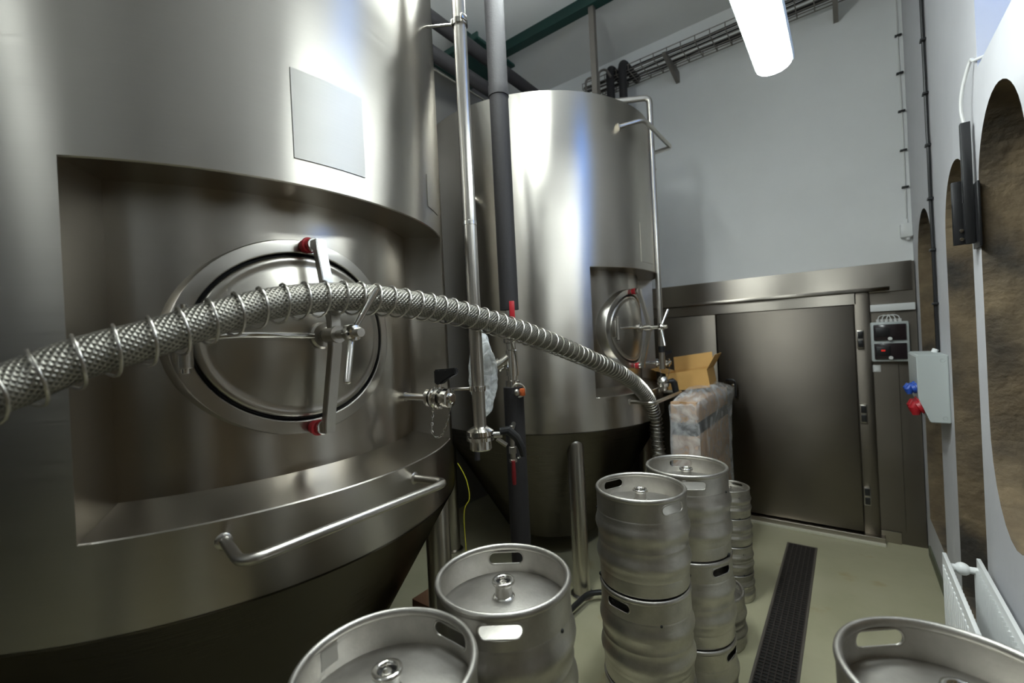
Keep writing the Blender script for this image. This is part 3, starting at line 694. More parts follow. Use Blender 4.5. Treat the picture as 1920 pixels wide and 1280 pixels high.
bm = NB(); box(bm, hx.x - .014, hx.x + .014, hx.y - .004, hx.y + .004, z + .33, ht.z, .003); bmesh.ops.rotate(bm, verts=bm.verts, cent=hx, matrix=Matrix.Rotation(YAW, 3, 'Z')); obj('ball_valve_lever', bm, m_red, ip)
lv = atd(979, 735, 2.40)
bm = NB(); torus(bm, lv + Rv * -.02 + Zv * .01, Fv, .035, .006, 24, 8); ball(bm, lv + Rv * -.03, .02); gz = obj('gauge', bm, m_satin, ip)
bm = NB(); box(bm, lv.x - .012, lv.x + .016, lv.y - .01, lv.y + .01, lv.z - .02, lv.z + .02, .005); obj('gauge_tag', bm, m_orange, gz)
# small hanging ball valve with red lever under the black insulation
rv_ = atd(962, 855, 2.3)
rt = thing('ball_valve', 'small brass-coloured ball valve with red lever hanging low between the tanks', 'valve', rv_)
rt['label'] = 'small steel ball valve with a dark red lever low between the tanks'
bm = NB(); cyl(bm, rv_ - Zv * .03, rv_ + Zv * .03, .014); cyl(bm, rv_ - Zv * .03, rv_ - Zv * .015, .020, 6); cyl(bm, rv_ + Zv * .015, rv_ + Zv * .05, .020, 6); cyl(bm, rv_ + Zv * .05, rv_ + Zv * .16 - Rv * .0, .012); obj('valve_body', bm, m_satin, rt)
bm = NB(); tube(bm, [rv_ - Zv * .02 + Fv * -.02, rv_ - Zv * .10 - Fv * .022, rv_ - Zv * .14 - Fv * .022], [.010, .012, .010], 8); obj('lever', bm, simple('dark red plastic', (.16, .006, .008), .5), rt)
bm = NB(); pe = Vector((ix, iy, rv_.z + .16)); p9 = rv_ + Zv * .14; dd9 = (pe - p9).normalized(); cyl(bm, p9, pe - dd9 * .057, .012); obj('branch_pipe', bm, m_satin, rt)
bm = NB(); chain(bm, [rv_ + Rv * .03 + Zv * .06, rv_ + Rv * .045 + Zv * .03, rv_ + Rv * .04, rv_ + Rv * .022 - Zv * .01], .01, .0016); obj('chain', bm, m_pol, rt, 0)
# hanging plastic bag
bc = atd(905, 700, 2.08)
bm = NB(); bmesh.ops.create_icosphere(bm, subdivisions=5, radius=1)
for v in bm.verts:
    c = v.co.copy(); taper = .62 + .38 * math.sin((c.z + 1) * PI / 2 * .95) if c.z > 0 else 1.0
    n1 = noise.noise(c * 2.3) * .22 + noise.noise(c * 5.5) * .12 + abs(noise.noise(c * 9)) * .08
    r = 1 + n1; v.co = Vector((0, 0, c.z * .205 * (1 + n1 * .2))) + Rv * (c.x * .062 * r * taper) + Fv * (c.y * .035 * r) + bc
pb = obj('plastic_bag', bm, m_bag, None, 60, at=bc); tag(pb, 'crumpled milky plastic bag hanging behind the polished steel pipe', 'plastic bag')
bm = NB(); cyl(bm, atd(899, 640, 2.1), atd(899, 640, 2.1) + Zv * .01, .03); box(bm, bc.x - .022, bc.x + .03, bc.y - .012, bc.y + .012, bc.z + .05, bc.z + .11, .006)
bm.free()
# overhead pipes running along the tanks, green beams
Zp = 4.35
def over(x0, y0, Z, r, name, label, ya, yb, mat=m_ins, down=None):
    p = onZ(x0, y0, Z)
    bm = tube(NB(), [(p.x, ya, Z), (p.x, yb, Z)], r, 20)
    return tag(obj(name, bm, mat, None), label, 'pipe')
over(905, 105, 4.30, .055, 'insulated_pipe', 'upper of the two black insulated pipes running overhead beside the tanks', -1.0, 4.70)
over(880, 145, 4.05, .055, 'insulated_pipe', 'lower of the two black insulated pipes running overhead beside the tanks', -1.0, 4.70)
over(860, 158, 3.95, .010, 'thin_pipe', 'thin bare steel pipe just under the overhead insulated pipes', -1.0, 4.70, m_pol)
p = onZ(1040, 47, 4.80)
bm = NB(); box(bm, XL, XR - .0, p.y - .015, p.y + .015, 4.80, ZC); box(bm, XL, XR, p.y - .05, p.y + .05, 4.775, 4.80); tag(obj('ceiling_beam', bm, m_green, None, 0), 'long dark green beam crossing under the ceiling', 'beam')
pa, pb = onZ(895, 70, 4.60), onZ(966, 126, 4.60); gx = (pa.x + pb.x) / 2
bm = NB(); box(bm, gx - .62, gx, pa.y, pb.y, 4.60, 4.63, .01); box(bm, gx - .33, gx - .29, pa.y + .03, pb.y - .03, 4.63, ZC); box(bm, gx - .62, gx, pa.y - .0, pa.y + .02, 4.62, 4.66); tag(obj('ceiling_beam', bm, m_green, None, 0), 'broad dark green plate girder over the pipes between the tanks', 'beam')
pp = onZ(1113, 100, 4.3)
q = Vector((p.x, p.y, 0)); pc = onY(1113, 90, p.y)
bm = NB(); box(bm, pc.x - .025, pc.x + .025, p.y - .025, p.y + .025, 3.715, 4.775); tag(obj('hanger_post', bm, m_galv, None, 0), 'slim grey vertical post dropping from the green ceiling beam', 'post')

# return pipe on the far tank's outer side, goes over the rim and down to a valve
x_p = -1.185
A = onX(1228, 400, x_p); yv = A.y
top = onX(1226, 193, x_p).z
rp = thing('tank_pipe', 'slim steel pipe bending down the far side of the further tank', 'pipe', (x_p, yv, 1.5))
zlow = onX(1249, 690, x_p).z
obj('pipe', tube(NB(), fillet([onZ(1132, 193, top), (x_p, yv, top), (x_p, yv, top - .1), (x_p, yv, zlow)], .09, 8), .023, 16), m_satin, rp)
z = onX(1228, 322, x_p).z
bm = NB(); discs(bm, (x_p, yv, z - .012), (0, 0, 1), [(.0165, 0), (.024, .002), (.024, .022), (.0165, .024)]); cyl(bm, (x_p - .05, yv, z), (x_p + .028, yv, z), .005, 8); obj('pipe_clamp', bm, m_satin, rp)
z = onX(1246, 655, x_p).z
bm = NB(); cyl(bm, (x_p, yv, z - .02), (x_p, yv, z + .03), .026); obj('rubber_sleeve', bm, m_rub, rp)
z = onX(1250, 715, x_p).z
bm = NB(); lathe(bm, [(0, z + .05), (.025, z + .05), (.042, z + .03), (.046, z + .01), (.040, z), (.046, z - .004), (.044, z - .03), (.030, z - .035), (.030, z - .06), (0, z - .06)], 24, c=(x_p, yv)); v3 = obj('butterfly_valve', bm, m_pol, rp)
e = Vector((x_p, yv, z + .01)); bm = NB(); tube(bm, [e + Rv * .03, e + Rv * .075, e + Rv * .085 - Zv * .01, e + Rv * .105 - Zv * .13, e + Rv * .11 - Zv * .17], [.012, .022, .026, .024, .018], 10); obj('valve_lever', bm, m_plas, v3)
z = onX(1229, 560, x_p).z
# cable tray high on the back wall
tr = thing('cable_tray', 'wire mesh cable tray running high along the end wall', 'cable tray', (-.6, YB - .15, 4.52))
zt_ = 4.495; bm = NB(); x = -2.2
for yy, zz in ((YB - .38, zt_ + .055), (YB - .38, zt_), (YB - .33, zt_), (YB - .28, zt_), (YB - .23, zt_), (YB - .18, zt_), (YB - .13, zt_), (YB - .08, zt_), (YB - .08, zt_ + .055)): cyl(bm, (-2.2, yy, zz), (XR - .01, yy, zz), .0045, 6)
while x < XR: tube(bm, [(x, YB - .38, zt_ + .06), (x, YB - .38, zt_ - .003), (x, YB - .08, zt_ - .003), (x, YB - .08, zt_ + .06)], .0045, 5); x += .13
obj('wire_basket', bm, m_galv, tr)
for x in (-1.30, -.55, .02):
    bm = prism(NB(), [(YB - .44, zt_ - .01), (YB, zt_ - .01), (YB, zt_ - .12), (YB - .03, zt_ - .12), (YB - .44, zt_ - .035)], x - .018, x + .018, 'x'); obj('wall_bracket', bm, m_galv, tr, 0)
def wob(i, k): return noise.noise(Vector((i * .37, k * 3.1, .2))) * .02
for k, (yy, r) in enumerate(((YB - .34, .015), (YB - .26, .011), (YB - .17, .012), (YB - .13, .008))):
    bm = tube(NB(), smoothpath([(-2.2 + .2 * i, yy + wob(i, k), zt_ + .018 + abs(wob(i + 9, k))) for i in range(14)], 3), r, 8)
    tag(obj('cable', bm, m_ins, None), ('thickest black cable at the front of the wire tray', 'black cable second from the front edge of the wire tray', 'black cable third from the front edge of the wire tray', 'thinnest black cable at the wall side of the wire tray')[k], 'cable', 'cables in the wire tray')
# two insulated pipes rising behind the far tank and turning towards the end wall
for i, (x, y) in enumerate(((1143, 127), (1166, 116))):
    a = onY(x, y, 4.36 + .01 * i)
    bm = tube(NB(), fillet([(a.x, a.y, 3.3), (a.x, a.y, a.z), (a.x, YB, a.z)], .08, 8), .041, 16)
    tag(obj('insulated_elbow', bm, m_ins, None), ('left' if i == 0 else 'right') + ' of two black insulated pipes that rise and bend behind the far tank', 'pipe')
for i, (x, y) in enumerate(((1098, 150), (1122, 135))):
    a = onY(x, y, 4.2 + .03 * i); bm = tube(NB(), fillet([(a.x, a.y, 3.56), (a.x, a.y, a.z), (a.x + .08, a.y, a.z), (a.x + .13, a.y, a.z - .1)], .04, 6), .012, 10)
    tag(obj('vent_pipe', bm, m_galv, None), ('left' if i == 0 else 'right') + ' of two thin bent vent pipes above the far tank', 'pipe')

# ================================================================ BRAIDED HOSE
HP = [(-260, 800, -1.10), (-110, 765, -1.14), (0, 731, -1.17), (150, 672, -1.18), (300, 630, -1.18), (400, 597, -1.18), (520, 567, -1.185), (640, 556, -1.185), (740, 564, -1.185), (850, 583, -1.19), (950, 612, -1.18), (1040, 644, -1.17), (1110, 674, -1.165), (1160, 697, -1.165), (1195, 722, -1.168), (1218, 752, -1.172), (1229, 790, -1.175), (1232, 830, -1.175), (1233, 870, -1.175)]
hp = [onX(x, y, X) for x, y, X in HP]
e = hp[-1]; hp += [Vector((e.x + .01, e.y, .95)), Vector((e.x + .03, e.y, .5)), Vector((e.x + .05, e.y + .02, .12)), Vector((e.x + .02, e.y + .2, .06)), Vector((e.x - .1, e.y + .4, .05))]
s0 = hp[0]; hp = [Vector((-1.0, s0.y - .9, .05)), Vector((-1.0, s0.y - .45, .5)), Vector((-1.05, s0.y - .15, 1.25))] + hp
hs = smoothpath(hp, 12)
HR = .0415
hose = thing('braided_hose', 'braided steel hose wound with wire, draped across the nearest tank', 'hose', hs[len(hs) // 3])
# resample evenly
L = [0]
for i in range(1, len(hs)): L.append(L[-1] + (hs[i] - hs[i - 1]).length)
def at_len(s):
    import bisect
    i = min(max(bisect.bisect_right(L, s) - 1, 0), len(hs) - 2); t = (s - L[i]) / max(L[i + 1] - L[i], 1e-9); return hs[i].lerp(hs[i + 1], t)
N = int(L[-1] / .015); even = [at_len(L[-1] * i / N) for i in range(N + 1)]
obj('braided_sleeve', tube(NB(), even, HR, 36), m_braid, hose, 60)
# helix with pitch by distance along the aisle
fr = frames(even); ds = L[-1] / N; ph = 0; hel = []
def pitch_at(p):
    y = p.y
    if p.z < 1.2: return .034
    K = [(-1, .062), (.3, .060), (.8, .056), (1.3, .058), (1.8, .055), (2.3, .047), (2.7, .034), (3.0, .026), (3.3, .030), (4, .034)]
    for (a, b), (c, d) in zip(K, K[1:]):
        if a <= y <= c: return b + (d - b) * (y - a) / (c - a)
    return .05
SUB = 1
i = 0.0
while i < N:
    k = int(i); t_ = i - k; p = even[k].lerp(even[k + 1], t_); T_, n_, b_ = fr[k]
    T2_, n2_, b2_ = fr[k + 1]; nn = n_.lerp(n2_, t_).normalized(); bb = b_.lerp(b2_, t_).normalized()
    sag = -.0035 * Zv
    hel.append(p + nn * (math.cos(ph) * (HR + .0085)) + bb * (math.sin(ph) * (HR + .0085)) + sag)
    dphi = 2 * PI / 18; ph -= dphi; i += pitch_at(p) / 18 / ds
obj('wire_coil', tube(NB(), hel, .0033, 6), m_satin, hose, 60)

# ================================================================ KEGS
KH = .388
def make_keg():
    t = thing('beer_keg', 'keg', 'keg', (0, 0, 0))
    pr = [(0, .028), (.15, .022), (.178, .030), (.186, .048), (.1925, .060), (.1945, .075), (.1955, .086), (.2005, .096), (.2032, .108), (.2015, .120), (.1970, .133), (.1935, .145), (.1930, .165), (.1945, .168), (.1930, .171), (.1935, .192), (.1965, .204), (.2008, .216), (.2032, .228), (.2018, .240), (.1975, .252), (.1945, .262), (.1935, .276), (.1930, .2835), (.1912, .286), (.187, .287), (.170, .291), (.13, .300), (.08, .307), (.035, .312), (0, .313)]
    obj('body', lathe(NB(), pr, 64), m_keg, t, 60, world=False)
    # top collar with two oval hand holes
    bm = lathe(NB(), [(.1925, .276), (.1925, .358), (.1890, .358), (.1890, .276)], 96, closedprof=True)
    ct = NB()
    pts = []; hl, hh, zc = .040, .0185, .328
    for k in range(12): a = -PI / 2 + PI * k / 11; pts.append((hl + hh * math.cos(a), zc + hh * math.sin(a)))
    for k in range(12): a = PI / 2 + PI * k / 11; pts.append((-hl + hh * math.cos(a), zc + hh * math.sin(a)))
    prism(ct, pts, -.3, .3, 'x')
    bm = cutmesh(bm, ct); cl = obj('top_collar', bm, m_keg, t, 40, world=False)
    # rolled edge round each hole
    for s in (-1, 1):
        path = []; bm = NB()
        for (y, z) in pts: a = y / .191; path.append(Vector((s * .1912 * math.cos(a), .1912 * math.sin(a), z)))
        path.append(path[0]); tube(bm, path, .0032, 8, cap=False)
        obj('hand_hole_edge', bm, m_keg, cl, 60, world=False)
    obj('rim', lathe(NB(), [(.1880 + .0085 * math.cos(2 * PI * k / 14), .3615 + .0100 * math.sin(2 * PI * k / 14)) for k in range(14)], 96, closedprof=True), m_keg, t, 60, world=False)
    bm = lathe(NB(), [(.1905, .070), (.1915, .012), (.189, .004), (.183, .001), (.178, .005), (.180, .012), (.186, .02), (.186, .07)], 96)
    obj('base_ring', bm, m_keg, t, 60, world=False)
    # spear neck
    bm = lathe(NB(), [(.034, .309), (.030, .314), (.0255, .316), (.0245, .340), (.0260, .344), (.0320, .346), (.0335, .350), (.0320, .3545), (.0250, .356), (.0205, .354), (.0190, .348), (.0190, .340), (0, .340)], 36)
    nk = obj('valve_neck', bm, m_pol, t, 60, world=False)
    bm = lathe(NB(), [(.0190, .3405), (.0120, .3405), (.0120, .347), (.0100, .350), (.0060, .349), (0, .349)], 24); obj('valve_ball', bm, m_pol, nk, 60, world=False)
    bm = lathe(NB(), [(.0185, .3412), (.0125, .3412), (.0125, .343), (.0185, .343)], 24, closedprof=True); obj('seal', bm, m_rub, nk, 60, world=False)
    # small drain holes at the collar seam (dark dimples)
    for a in (.95, .95 + PI):
        obj('drain_hole', ball(NB(), (.1925 * math.cos(a), .1925 * math.sin(a), .281), .0055, 10, 8), m_rub, t, 60, world=False)
        obj('drain_hole', ball(NB(), (.1905 * math.cos(a), .1905 * math.sin(a), .0065), .009, 10, 8), m_rub, t, 60, world=False)
    return t
KS = (.945, .945, KH / .3735)
proto = make_keg(); used = [False]
def keg(x, y, z, rz, label, group, scale=None):
    if not used[0]:
        used[0] = True; proto.location = (x, y, z); proto.rotation_euler = (0, 0, rz); proto['label'] = label; proto['group'] = group; proto.scale = scale or KS; return proto
    return dup(proto, (x, y, z), rz, scale or KS, label, group)
ZR = 3 * KH
def rim_at(x, y, z=ZR - .005): p = onZ(x, y, z); return p.x, p.y
def hole_dir(c, x, y, z): p = onZ(x, y, z); return math.atan2(p.y - c[1], p.x - c[0])
W3 = ('bottom', 'middle', 'top')
def stack(c, rots, labels, group):
    for k in range(3): keg(c[0], c[1], k * KH + k * .0015, rots[k], labels[k], group)
G = 'steel beer kegs in stacks of three'
cN = rim_at(733, 1236); cM = rim_at(943, 1078); cA = rim_at(1200, 911); cB = rim_at(1286, 872); cR = rim_at(1805, 1280)
vN = Vector((cN[0] - cM[0], cN[1] - cM[1])); cN = (cM[0] + vN.x / vN.length * .389, cM[1] + vN.y / vN.length * .389)
print('KEGS', cN, cM, cA, cB, math.dist(cA, cB))
stack(cN, (0.4, .9, hole_dir(cN, 858, 1185, ZR - .05)), ('bottom keg under the open keg at the picture bottom, hidden low', 'middle keg under the open keg at the bottom edge of the picture', 'keg at the bottom edge below the large tank, hand hole facing the valve keg'), G)
kn = [o for o in bpy.data.objects if o.get('label', '').startswith('keg at the bottom edge')][0]
sd = onZ(601, 1225, ZR - .05); ang = math.atan2(sd.y - cN[1], sd.x - cN[0]) - kn.rotation_euler[2]
obj('sticker', lathe(NB(), [(.1888, .305), (.1880, .305), (.1880, .350), (.1888, .350)], 6, a0=ang - .12, a1=ang + .12, closedprof=True), simple('faded paper sticker', (.42, .40, .35), .6), kn, 0, world=False)['label'] = 'faded square sticker inside the collar'
stack(cM, (1.9, .3, hole_dir(cM, 950, 1038, ZR - .05)), ('lowest keg of the stack in the middle foreground', 'second keg of the stack in the middle foreground', 'top keg of the middle foreground stack, with a bright front hand hole'), G)
stack(cA, (.2, hole_dir(cA, 1150, 1140, 2 * KH - .05), hole_dir(cA, 1268, 958, ZR - .05)), ('lowest keg of the tall stack left of the aisle', 'second keg down in the tall stack left of the aisle', 'top keg of the tall stack left of the aisle, in front of the farther stack'), G)
stack(cB, (hole_dir(cB, 1352, 1215, KH - .05), hole_dir(cB, 1343, 1066, 2 * KH - .05), hole_dir(cB, 1300, 912, ZR - .05)), ('lowest keg of the second tall stack, partly behind the first', 'second keg down in the second tall stack', 'top keg of the second tall stack, just below the hose end'), G)
stack(cR, (.5, 1.2, hole_dir(cR, 1660, 1212, ZR - .05)), ('lowest keg under the dark keg by the radiator', 'middle keg under the dark keg by the radiator', 'dark keg in the bottom right corner by the radiator'), G)
cD = Vector(cB) + Vector((.0, .0)) if False else None
dp = onZ(1320, 1108, .30); dx, dy = atd(1332, 1108, 2.62).x, atd(1332, 1108, 2.62).y
keg(dx, dy, 0, 1.0, 'single short keg on the floor behind the second tall stack', 'small steel kegs on the floor', (.93, .93, .80))
sx, sy = atd(1366, 912, 3.02).x, atd(1366, 912, 3.02).y
for k, (rz, lb) in enumerate(((.2, 'lowest small keg of the slim stack nearest the cold room'), (1.5, 'second small keg from the floor in the slim stack'), (.3, 'third small keg from the floor in the slim stack'), (1.4, 'topmost small keg of the slim stack nearest the cold room'))):
    keg(sx, sy, k * .1855, rz - .1, lb, 'small kegs in the slim stack', (.66, .66, .49))

# ================================================================ CARTONS IN FILM
cx1 = -.87
def carton(x0, x1, y0, y1, z0, z1, label, mat=m_card, tape=True):
    t = thing('cardboard_carton', label, 'carton', ((x0 + x1) / 2, (y0 + y1) / 2, z0), 'cartons stacked beside the far tank')
    obj('box_body', box(NB(), x0, x1, y0, y1, z0, z1, .004), mat, t)
    if tape: obj('tape', box(NB(), (x0 + x1) / 2 - .025, (x0 + x1) / 2 + .025, y0 - .0008, y1 + .0008, z0 + .01, z1 + .0008), simple('tan tape', (.38, .22, .10), .35), t, 0)
    return t
zB = onX(1295, 803, cx1).z
bx0, bx1, by0, by1 = -1.05, cx1, 3.25, 4.25
h = (zB) / 3
carton(bx0, bx1, by0, by1, 0, h - .002, 'lowest brown carton beside the far tank')
carton(bx0, bx1, by0, by1, h, 2 * h - .002, 'second brown carton from the floor beside the far tank')
carton(bx0, bx1, by0, by1, 2 * h, 3 * h - .002 - .09, 'third brown carton from the floor beside the far tank')
bm = box(NB(), bx0 + .01, bx1 - .006, by0 + .006, by1 - .01, 3 * h - .091, 3 * h + .001, .003); tag(obj('black_tray', bm, m_plas, None), 'flat black tray between two wrapped cartons', 'tray')
zt2 = onX(1292, 762, cx1).z
carton(bx0, bx1, by0, by1, 3 * h + .002, zt2, 'brown carton directly under the tilted orange carton')
# open orange carton lying askew on top
oc = thing('cardboard_carton', 'open orange carton tilted on top of the wrapped boxes', 'carton', (-1.07, 3.93, zt2 + .003), 'cartons stacked beside the far tank')
bm = NB(); w_, d_, hh_ = .33, .30, .15; th = .004
box(bm, -w_/2, w_/2, -d_/2, d_/2, 0, th); box(bm, -w_/2, -w_/2 + th, -d_/2, d_/2, th, hh_); box(bm, w_/2 - th, w_/2, -d_/2, d_/2, th, hh_); box(bm, -w_/2 + th, w_/2 - th, -d_/2, -d_/2 + th, th, hh_); box(bm, -w_/2 + th, w_/2 - th, d_/2 - th, d_/2, th, hh_)
obj('box_body', bm, m_cardo, oc, 0, world=False)
for (p0_, p1_, out) in (((w_/2, -d_/2), (w_/2, d_/2), Vector((.6, 0, .8))), ((-w_/2, -d_/2), (-w_/2, d_/2), Vector((-.9, 0, .4))), ((-w_/2, d_/2), (w_/2, d_/2), Vector((0, .35, .9)))):
    bm = NB(); a = Vector((*p0_, hh_)); b = Vector((*p1_, hh_)); o_ = out.normalized() * .13; nrm = (b - a).cross(o_).normalized() * th
    v = [bm.verts.new(q) for q in (a, b, b + o_, a + o_, a + nrm, b + nrm, b + o_ + nrm, a + o_ + nrm)]
    for q in ((0, 1, 2, 3), (7, 6, 5, 4), (0, 4, 5, 1), (1, 5, 6, 2), (2, 6, 7, 3), (3, 7, 4, 0)): bm.faces.new([v[i] for i in q])
    bmesh.ops.recalc_face_normals(bm, faces=bm.faces[:]); obj('flap', bm, m_cardo, oc, 0, world=False)
oc.rotation_euler = (0.0, -.13, .05); oc.location.z += .025
# plastic film hood over the cartons
bm = NB(); rows = []; f0 = .012
zs = [.25, .5, .8, 1.0, 1.15, 1.24, zt2 - .02, zt2 + .03, zt2 + .06]
nseg = 48
for zi, z in enumerate(zs):
    row = []
    for k in range(nseg):
        a = 2 * PI * k / nseg; c_, s_ = math.cos(a), math.sin(a); m_ = max(abs(c_), abs(s_))
        X = (bx1 - .08) + c_ / m_ * (.08 + f0); Y = (by0 + by1) / 2 + s_ / m_ * ((by1 - by0) / 2 + f0)
        if zi >= 7: t_ = (zi - 6) * .25; X = X * (1 - t_) + (bx1 - .09) * t_; Y = Y * (1 - t_) + ((by0 + by1) / 2 + .03) * t_
        nz = noise.noise(Vector((c_ * 2.5, s_ * 2.5, z * 6))) * .012 + abs(noise.noise(Vector((c_ * 6, s_ * 6, z * 14)))) * .008
        bul = .06 * math.exp(-((z - 1.27) / .11)**2) * max(0, s_ * .8 + c_ * .6)
        row.append(bm.verts.new((X + c_ * (nz + .012 + bul * .7), Y + s_ * (nz + .012 + bul), z + noise.noise(Vector((c_ * 3, s_ * 3, 5))) * .02 * (zi > 5))))
    rows.append(row)
for i in range(len(rows) - 1):
    for k in range(nseg): bm.faces.new([rows[i][k], rows[i][(k + 1) % nseg], rows[i + 1][(k + 1) % nseg], rows[i + 1][k]])
bm.faces.new(rows[-1]); bmesh.ops.triangulate(bm, faces=[bm.faces[-1]] if False else [f for f in bm.faces if len(f.verts) > 4])
bmesh.ops.subdivide_edges(bm, edges=bm.edges[:], cuts=1, use_grid_fill=True)
for v in bm.verts: v.co += Vector((noise.noise(v.co * 30), noise.noise(v.co * 30 + Vector((5, 5, 5))), noise.noise(v.co * 24 + Vector((9, 0, 0))))) * .006
fo = obj('plastic_wrap', bm, m_film, None, 60); tag(fo, 'clear crinkled plastic film hood over the brown cartons', 'plastic film')

# ================================================================ RIGHT WALL THINGS
# black cable with clips down to the socket box
YCb = 3.68
pts = [(XR - .012, YCb + .07 * (k / 12.0) * .0 + noise.noise(Vector((k * .9, 0, 0))) * .012, 1.60 + (ZC - 1.60) * k / 14) for k in range(15)]
tag(obj('cable', tube(NB(), smoothpath(pts, 4), .0095, 10), m_plas, None), 'black cable clipped down the right wall to the socket box', 'cable')
G2 = 'cable clips on the black wall cable'
cpy = [(1727, 75), (1733, 175), (1739, 272), (1746, 372), (1750, 468), (1756, 569)]
first = None
for k, (x, y) in enumerate(cpy):
    z = onX(x, y, XR - .015).z; z = 1.8 + (638 - y - .05 * (x - 960)) / 830 * 2.66
    if first is None:
        bm = NB(); box(bm, -.016, .012, -.022, .022, -.007, .007, .003); first = obj('cable_clip', bm, m_plas, None, world=False); o = first; tag(o, 'x', 'cable clip', G2)
    else: o = first.copy(); COL.objects.link(o)
    o.location = (XR - .0125, YCb + .0, z); o['label'] = ('highest clip on the black wall cable', 'second clip from the top on the black wall cable', 'third clip from the top on the black wall cable', 'fourth clip from the top on the black wall cable', 'fifth clip from the top on the black wall cable', 'lowest clip on the black wall cable, just above the socket box')[k]
# thin cable in the corner down to a white socket
xcn = onY(1692, 208, YB - .01).x
xcn = min(xcn, XR - .03)
tag(obj('cable', tube(NB(), [(xcn, YB - .008, 2.62), (xcn + .003, YB - .008, 3.3), (xcn - .002, YB - .008, 4.0), (xcn, YB - .008, 4.46)], .004, 8), m_cable, None), 'thin pale cable down the corner of the end wall', 'cable')
G3 = 'small dark clips on the corner cable'
for k, (x, y) in enumerate(((1683, 67), (1688, 137), (1692, 208), (1696, 281), (1700, 350))):
    z = onY(x, y, YB - .01).z
    o = first.copy(); COL.objects.link(o); o.location = (xcn, YB - .012, z); o.rotation_euler = (0, 0, -PI / 2); o['group'] = G3
    o['label'] = ('highest', 'second from highest', 'middle', 'second from lowest', 'lowest')[k] + ' dark clip on the thin corner cable'
p = onY(1699, 432, YB - .03); z = p.z
so = thing('wall_sensor', 'small white box at the lower end of the corner cable', 'sensor', (xcn - .0, YB, z))
bm = NB(); box(bm, xcn - .045, xcn + .03, YB - .06, YB - .0005, z - .055, z + .055, .008); obj('housing', bm, m_white, so)
bm = NB(); cyl(bm, (xcn, YB - .025, z - .048), (xcn, YB - .035, z - .075), .018, 14, .012); obj('nozzle', bm, m_white, so)
bm = NB(); cyl(bm, (xcn, YB - .02, z + .05), (xcn, YB - .014, z + .09), .006, 10); obj('cable_entry', bm, m_white, so)
# socket distribution box
yb0, yb1 = 3.42, 3.86; zb0, zb1 = 1.215, 1.60
sb = thing('socket_box', 'grey industrial socket box with blue and red sockets on the right wall', 'socket box', (XR, yb0, zb0))
prof = [(XR - .001, zb0), (XR - .085, zb0), (XR - .133, zb0 + .14), (XR - .135, zb1 - .008), (XR - .128, zb1), (XR - .001, zb1)]
bm = prism(NB(), prof, yb0, yb1, 'y'); bmesh.ops.bevel(bm, geom=[e for e in bm.edges], offset=.004, segments=2, affect='EDGES'); obj('housing', bm, m_greybox, sb)
bm = NB()
for (x, z) in ((XR - .025, zb0 + .03), (XR - .025, zb1 - .03)): torus(bm, (x, yb0 - .0005, z), (0, 1, 0), .010, .0015, 20, 6)
obj('cover_screw', bm, m_greybox, sb)
bm = NB(); cyl(bm, (XR - .03, YCb, zb1 - .002), (XR - .02, YCb, zb1 + .02), .016, 12); obj('cable_gland', bm, m_white, sb)
nrm = Vector((-.14, 0, -.048)).normalized()
def socket(c, r, mat, name, lab):
    c = Vector(c); bm = NB(); discs(bm, c - nrm * .005, nrm, [(0, 0), (r * 1.15, 0), (r * 1.15, .010), (r, .012), (r, .028), (r * .75, .032), (0, .032)]); o = obj(name, bm, mat, sb)
    bm = NB(); q = c + nrm * .03; tube(bm, [q + Zv * r * .9, q + Zv * r * .2 + nrm * .010, q - Zv * r * .9 + nrm * .006], [r * .5, r * .75, r * .45], 12); l_ = obj('socket_cover', bm, mat, o); o['label'] = lab
for yy in (yb0 + .06, yb0 + .15): socket((XR - .130, yy, zb0 + .19), .027, m_blue, 'blue_socket', 'blue socket')
nrm = Vector((-.14, 0, -.08)).normalized()
for yy in (yb0 + .07, yb0 + .19): socket((XR - .108, yy, zb0 + .085), .040, m_red, 'red_socket', 'red socket')
# black steel bracket over the niche edge
bk = thing('steel_bracket', 'black steel bracket of flat bars fixed between two arched niches', 'bracket', (XR, 2.62, 1.95))
def barX(pxa, pya, pxb, pyb, w, X0, X1, name, mat=m_plas):
    a = onX(pxa, pya, (X0 + X1) / 2); b = onX(pxb, pyb, (X0 + X1) / 2); yc = (a.y + b.y) / 2
    bm = NB(); box(bm, X0, X1, yc - w / 2, yc + w / 2, b.z, a.z, .002); return obj(name, bm, mat, bk), yc, a.z, b.z
o, yc, za, zb_ = barX(1810, 228, 1817, 458, .03, XR - .042, XR - .012, 'upright')
bm = NB(); box(bm, XR - .075, XR - .045, yc - .01, yc + .012, zb_ + .0, zb_ + .26, .002); box(bm, XR - .075, XR - .012, yc - .008, yc + .008, zb_, zb_ + .17, .002); arm = obj('side_arm', bm, m_plas, bk)
bm = NB(); box(bm, XR - .010, XR - .0005, yc - .06, yc + .05, zb_ - .02, zb_ + .24, .002); obj('wall_plate', bm, m_plas, bk)
bm = NB()
for dz in (.02, .055): cyl(bm, (XR - .052, yc - .008, zb_ + dz), (XR - .052, yc - .016, zb_ + dz), .007, 12)
obj('bolts', bm, m_pol, bk)
zt3 = za
tag(obj('cable', tube(NB(), smoothpath([(XR - .027, yc, zt3 - .01), (XR - .035, yc, zt3 + .06), (XR - .03, yc - .02, zt3 + .14), (XR - .012, yc - .06, zt3 + .22), (XR - .008, yc - .10, 2.80), (XR + .02, yc - .14, 2.79)], 6), .006, 8), m_cable, None), 'pale cable curving up from the black steel bracket', 'cable')
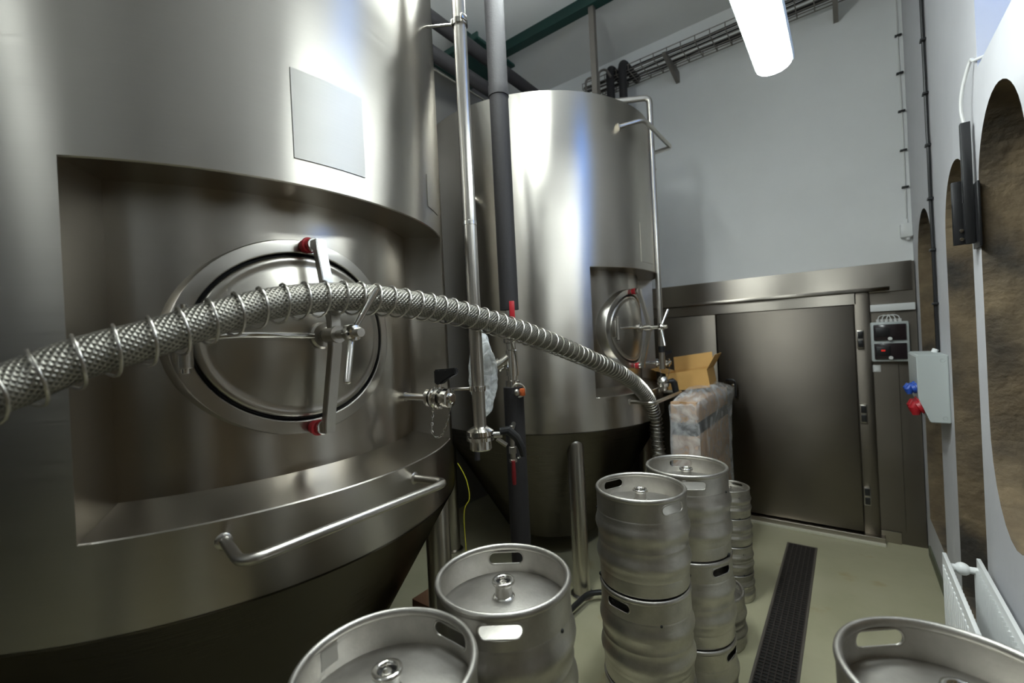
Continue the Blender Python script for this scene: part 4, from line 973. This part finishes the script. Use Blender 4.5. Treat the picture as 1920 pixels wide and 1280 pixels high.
# radiator
rd = thing('radiator', 'white double panel radiator low on the right wall', 'radiator', (XR, 2.0, .2))
for X0, X1 in ((.288, .302), (.392, .406)):
    bm = NB(); box(bm, X0, X1, 1.42, 2.63, .19, .79, .003)
    y = 1.46
    while y < 2.60: box(bm, X0 - .004, X0 + .002, y, y + .018, .23, .75, .002); y += .04
    obj('panel', bm, m_white, rd)
bm = NB(); y = 1.46
while y < 2.60: box(bm, .304, .312, y, y + .002, .23, .76); box(bm, .38, .39, y, y + .002, .23, .76); y += .03
obj('fins', bm, m_white, rd, 0)
bm = NB(); cyl(bm, (.302, 2.60, .745), (.392, 2.60, .745), .014); ball(bm, (.345, 2.60, .745), .026); obj('connection_pipe', bm, m_white, rd)
bm = NB(); cyl(bm, (.302, 2.60, .235), (.392, 2.60, .235), .014); cyl(bm, (.345, 2.60, .0), (.345, 2.60, .235), .010); obj('feed_pipe', bm, m_white, rd)
bm = NB()
for y in (1.6, 2.45): box(bm, .404, XR - .003, y, y + .03, .60, .64)
cyl(bm, (.405, 2.45, .56), (.43, 2.45, .56), .012); obj('wall_bracket', bm, m_white, rd)

# ================================================================ LOW CLUTTER BETWEEN THE TANKS
yw = [atd(858, 868, 2.2), atd(868, 885, 2.2), atd(876, 905, 2.2), atd(880, 935, 2.2), atd(870, 965, 2.2)]
bm = tube(NB(), smoothpath(yw + [yw[-1] - Zv * .3, Vector((yw[-1].x - .05, yw[-1].y, .01))], 6), .0025, 6); tag(obj('wire', bm, m_yel, None), 'thin yellow wire hanging between the two tanks', 'wire')
for i, (x0, y0, x1, y1) in enumerate(((1085, 1045, 1118, 1068), (1080, 1075, 1120, 1092))):
    a = onZ(x0, y0, .42 - i * .1); b = onZ(x1, y1, .42 - i * .1)
p0 = onZ(1078, 1135, .06); p1 = onZ(1125, 1110, .06)
bm = tube(NB(), smoothpath([(-1.9, 2.0, .035), (-1.5, 1.95, .035), p0 * 1.0, p1, (-1.0, 2.9, .035), (-1.3, 3.6, .035)], 8), .018, 12)
tag(obj('floor_hose', bm, m_rub, None), 'black rubber hose lying on the floor under the tanks', 'hose')
bm = tube(NB(), [(-1.95, 2.05, .33), (-1.5, 2.15, .33)], .014, 12); bm = tube(bm, [(-1.95, 2.05, .0), (-1.95, 2.05, .34)], .014, 12); bm = tube(bm, [(-1.5, 2.15, .0), (-1.5, 2.15, .34)], .014, 12)
tag(obj('low_rail', bm, m_satin, None), 'low steel tube rail on the floor between the tanks', 'rail')
pcx = onZ(770, 1110, .5)
bm = box(NB(), -1.95, -1.6, 1.55, 1.85, 0, .42, .004); tag(obj('cardboard_box', bm, m_brown, None), 'dark brown box on the floor behind the near tank leg', 'carton')
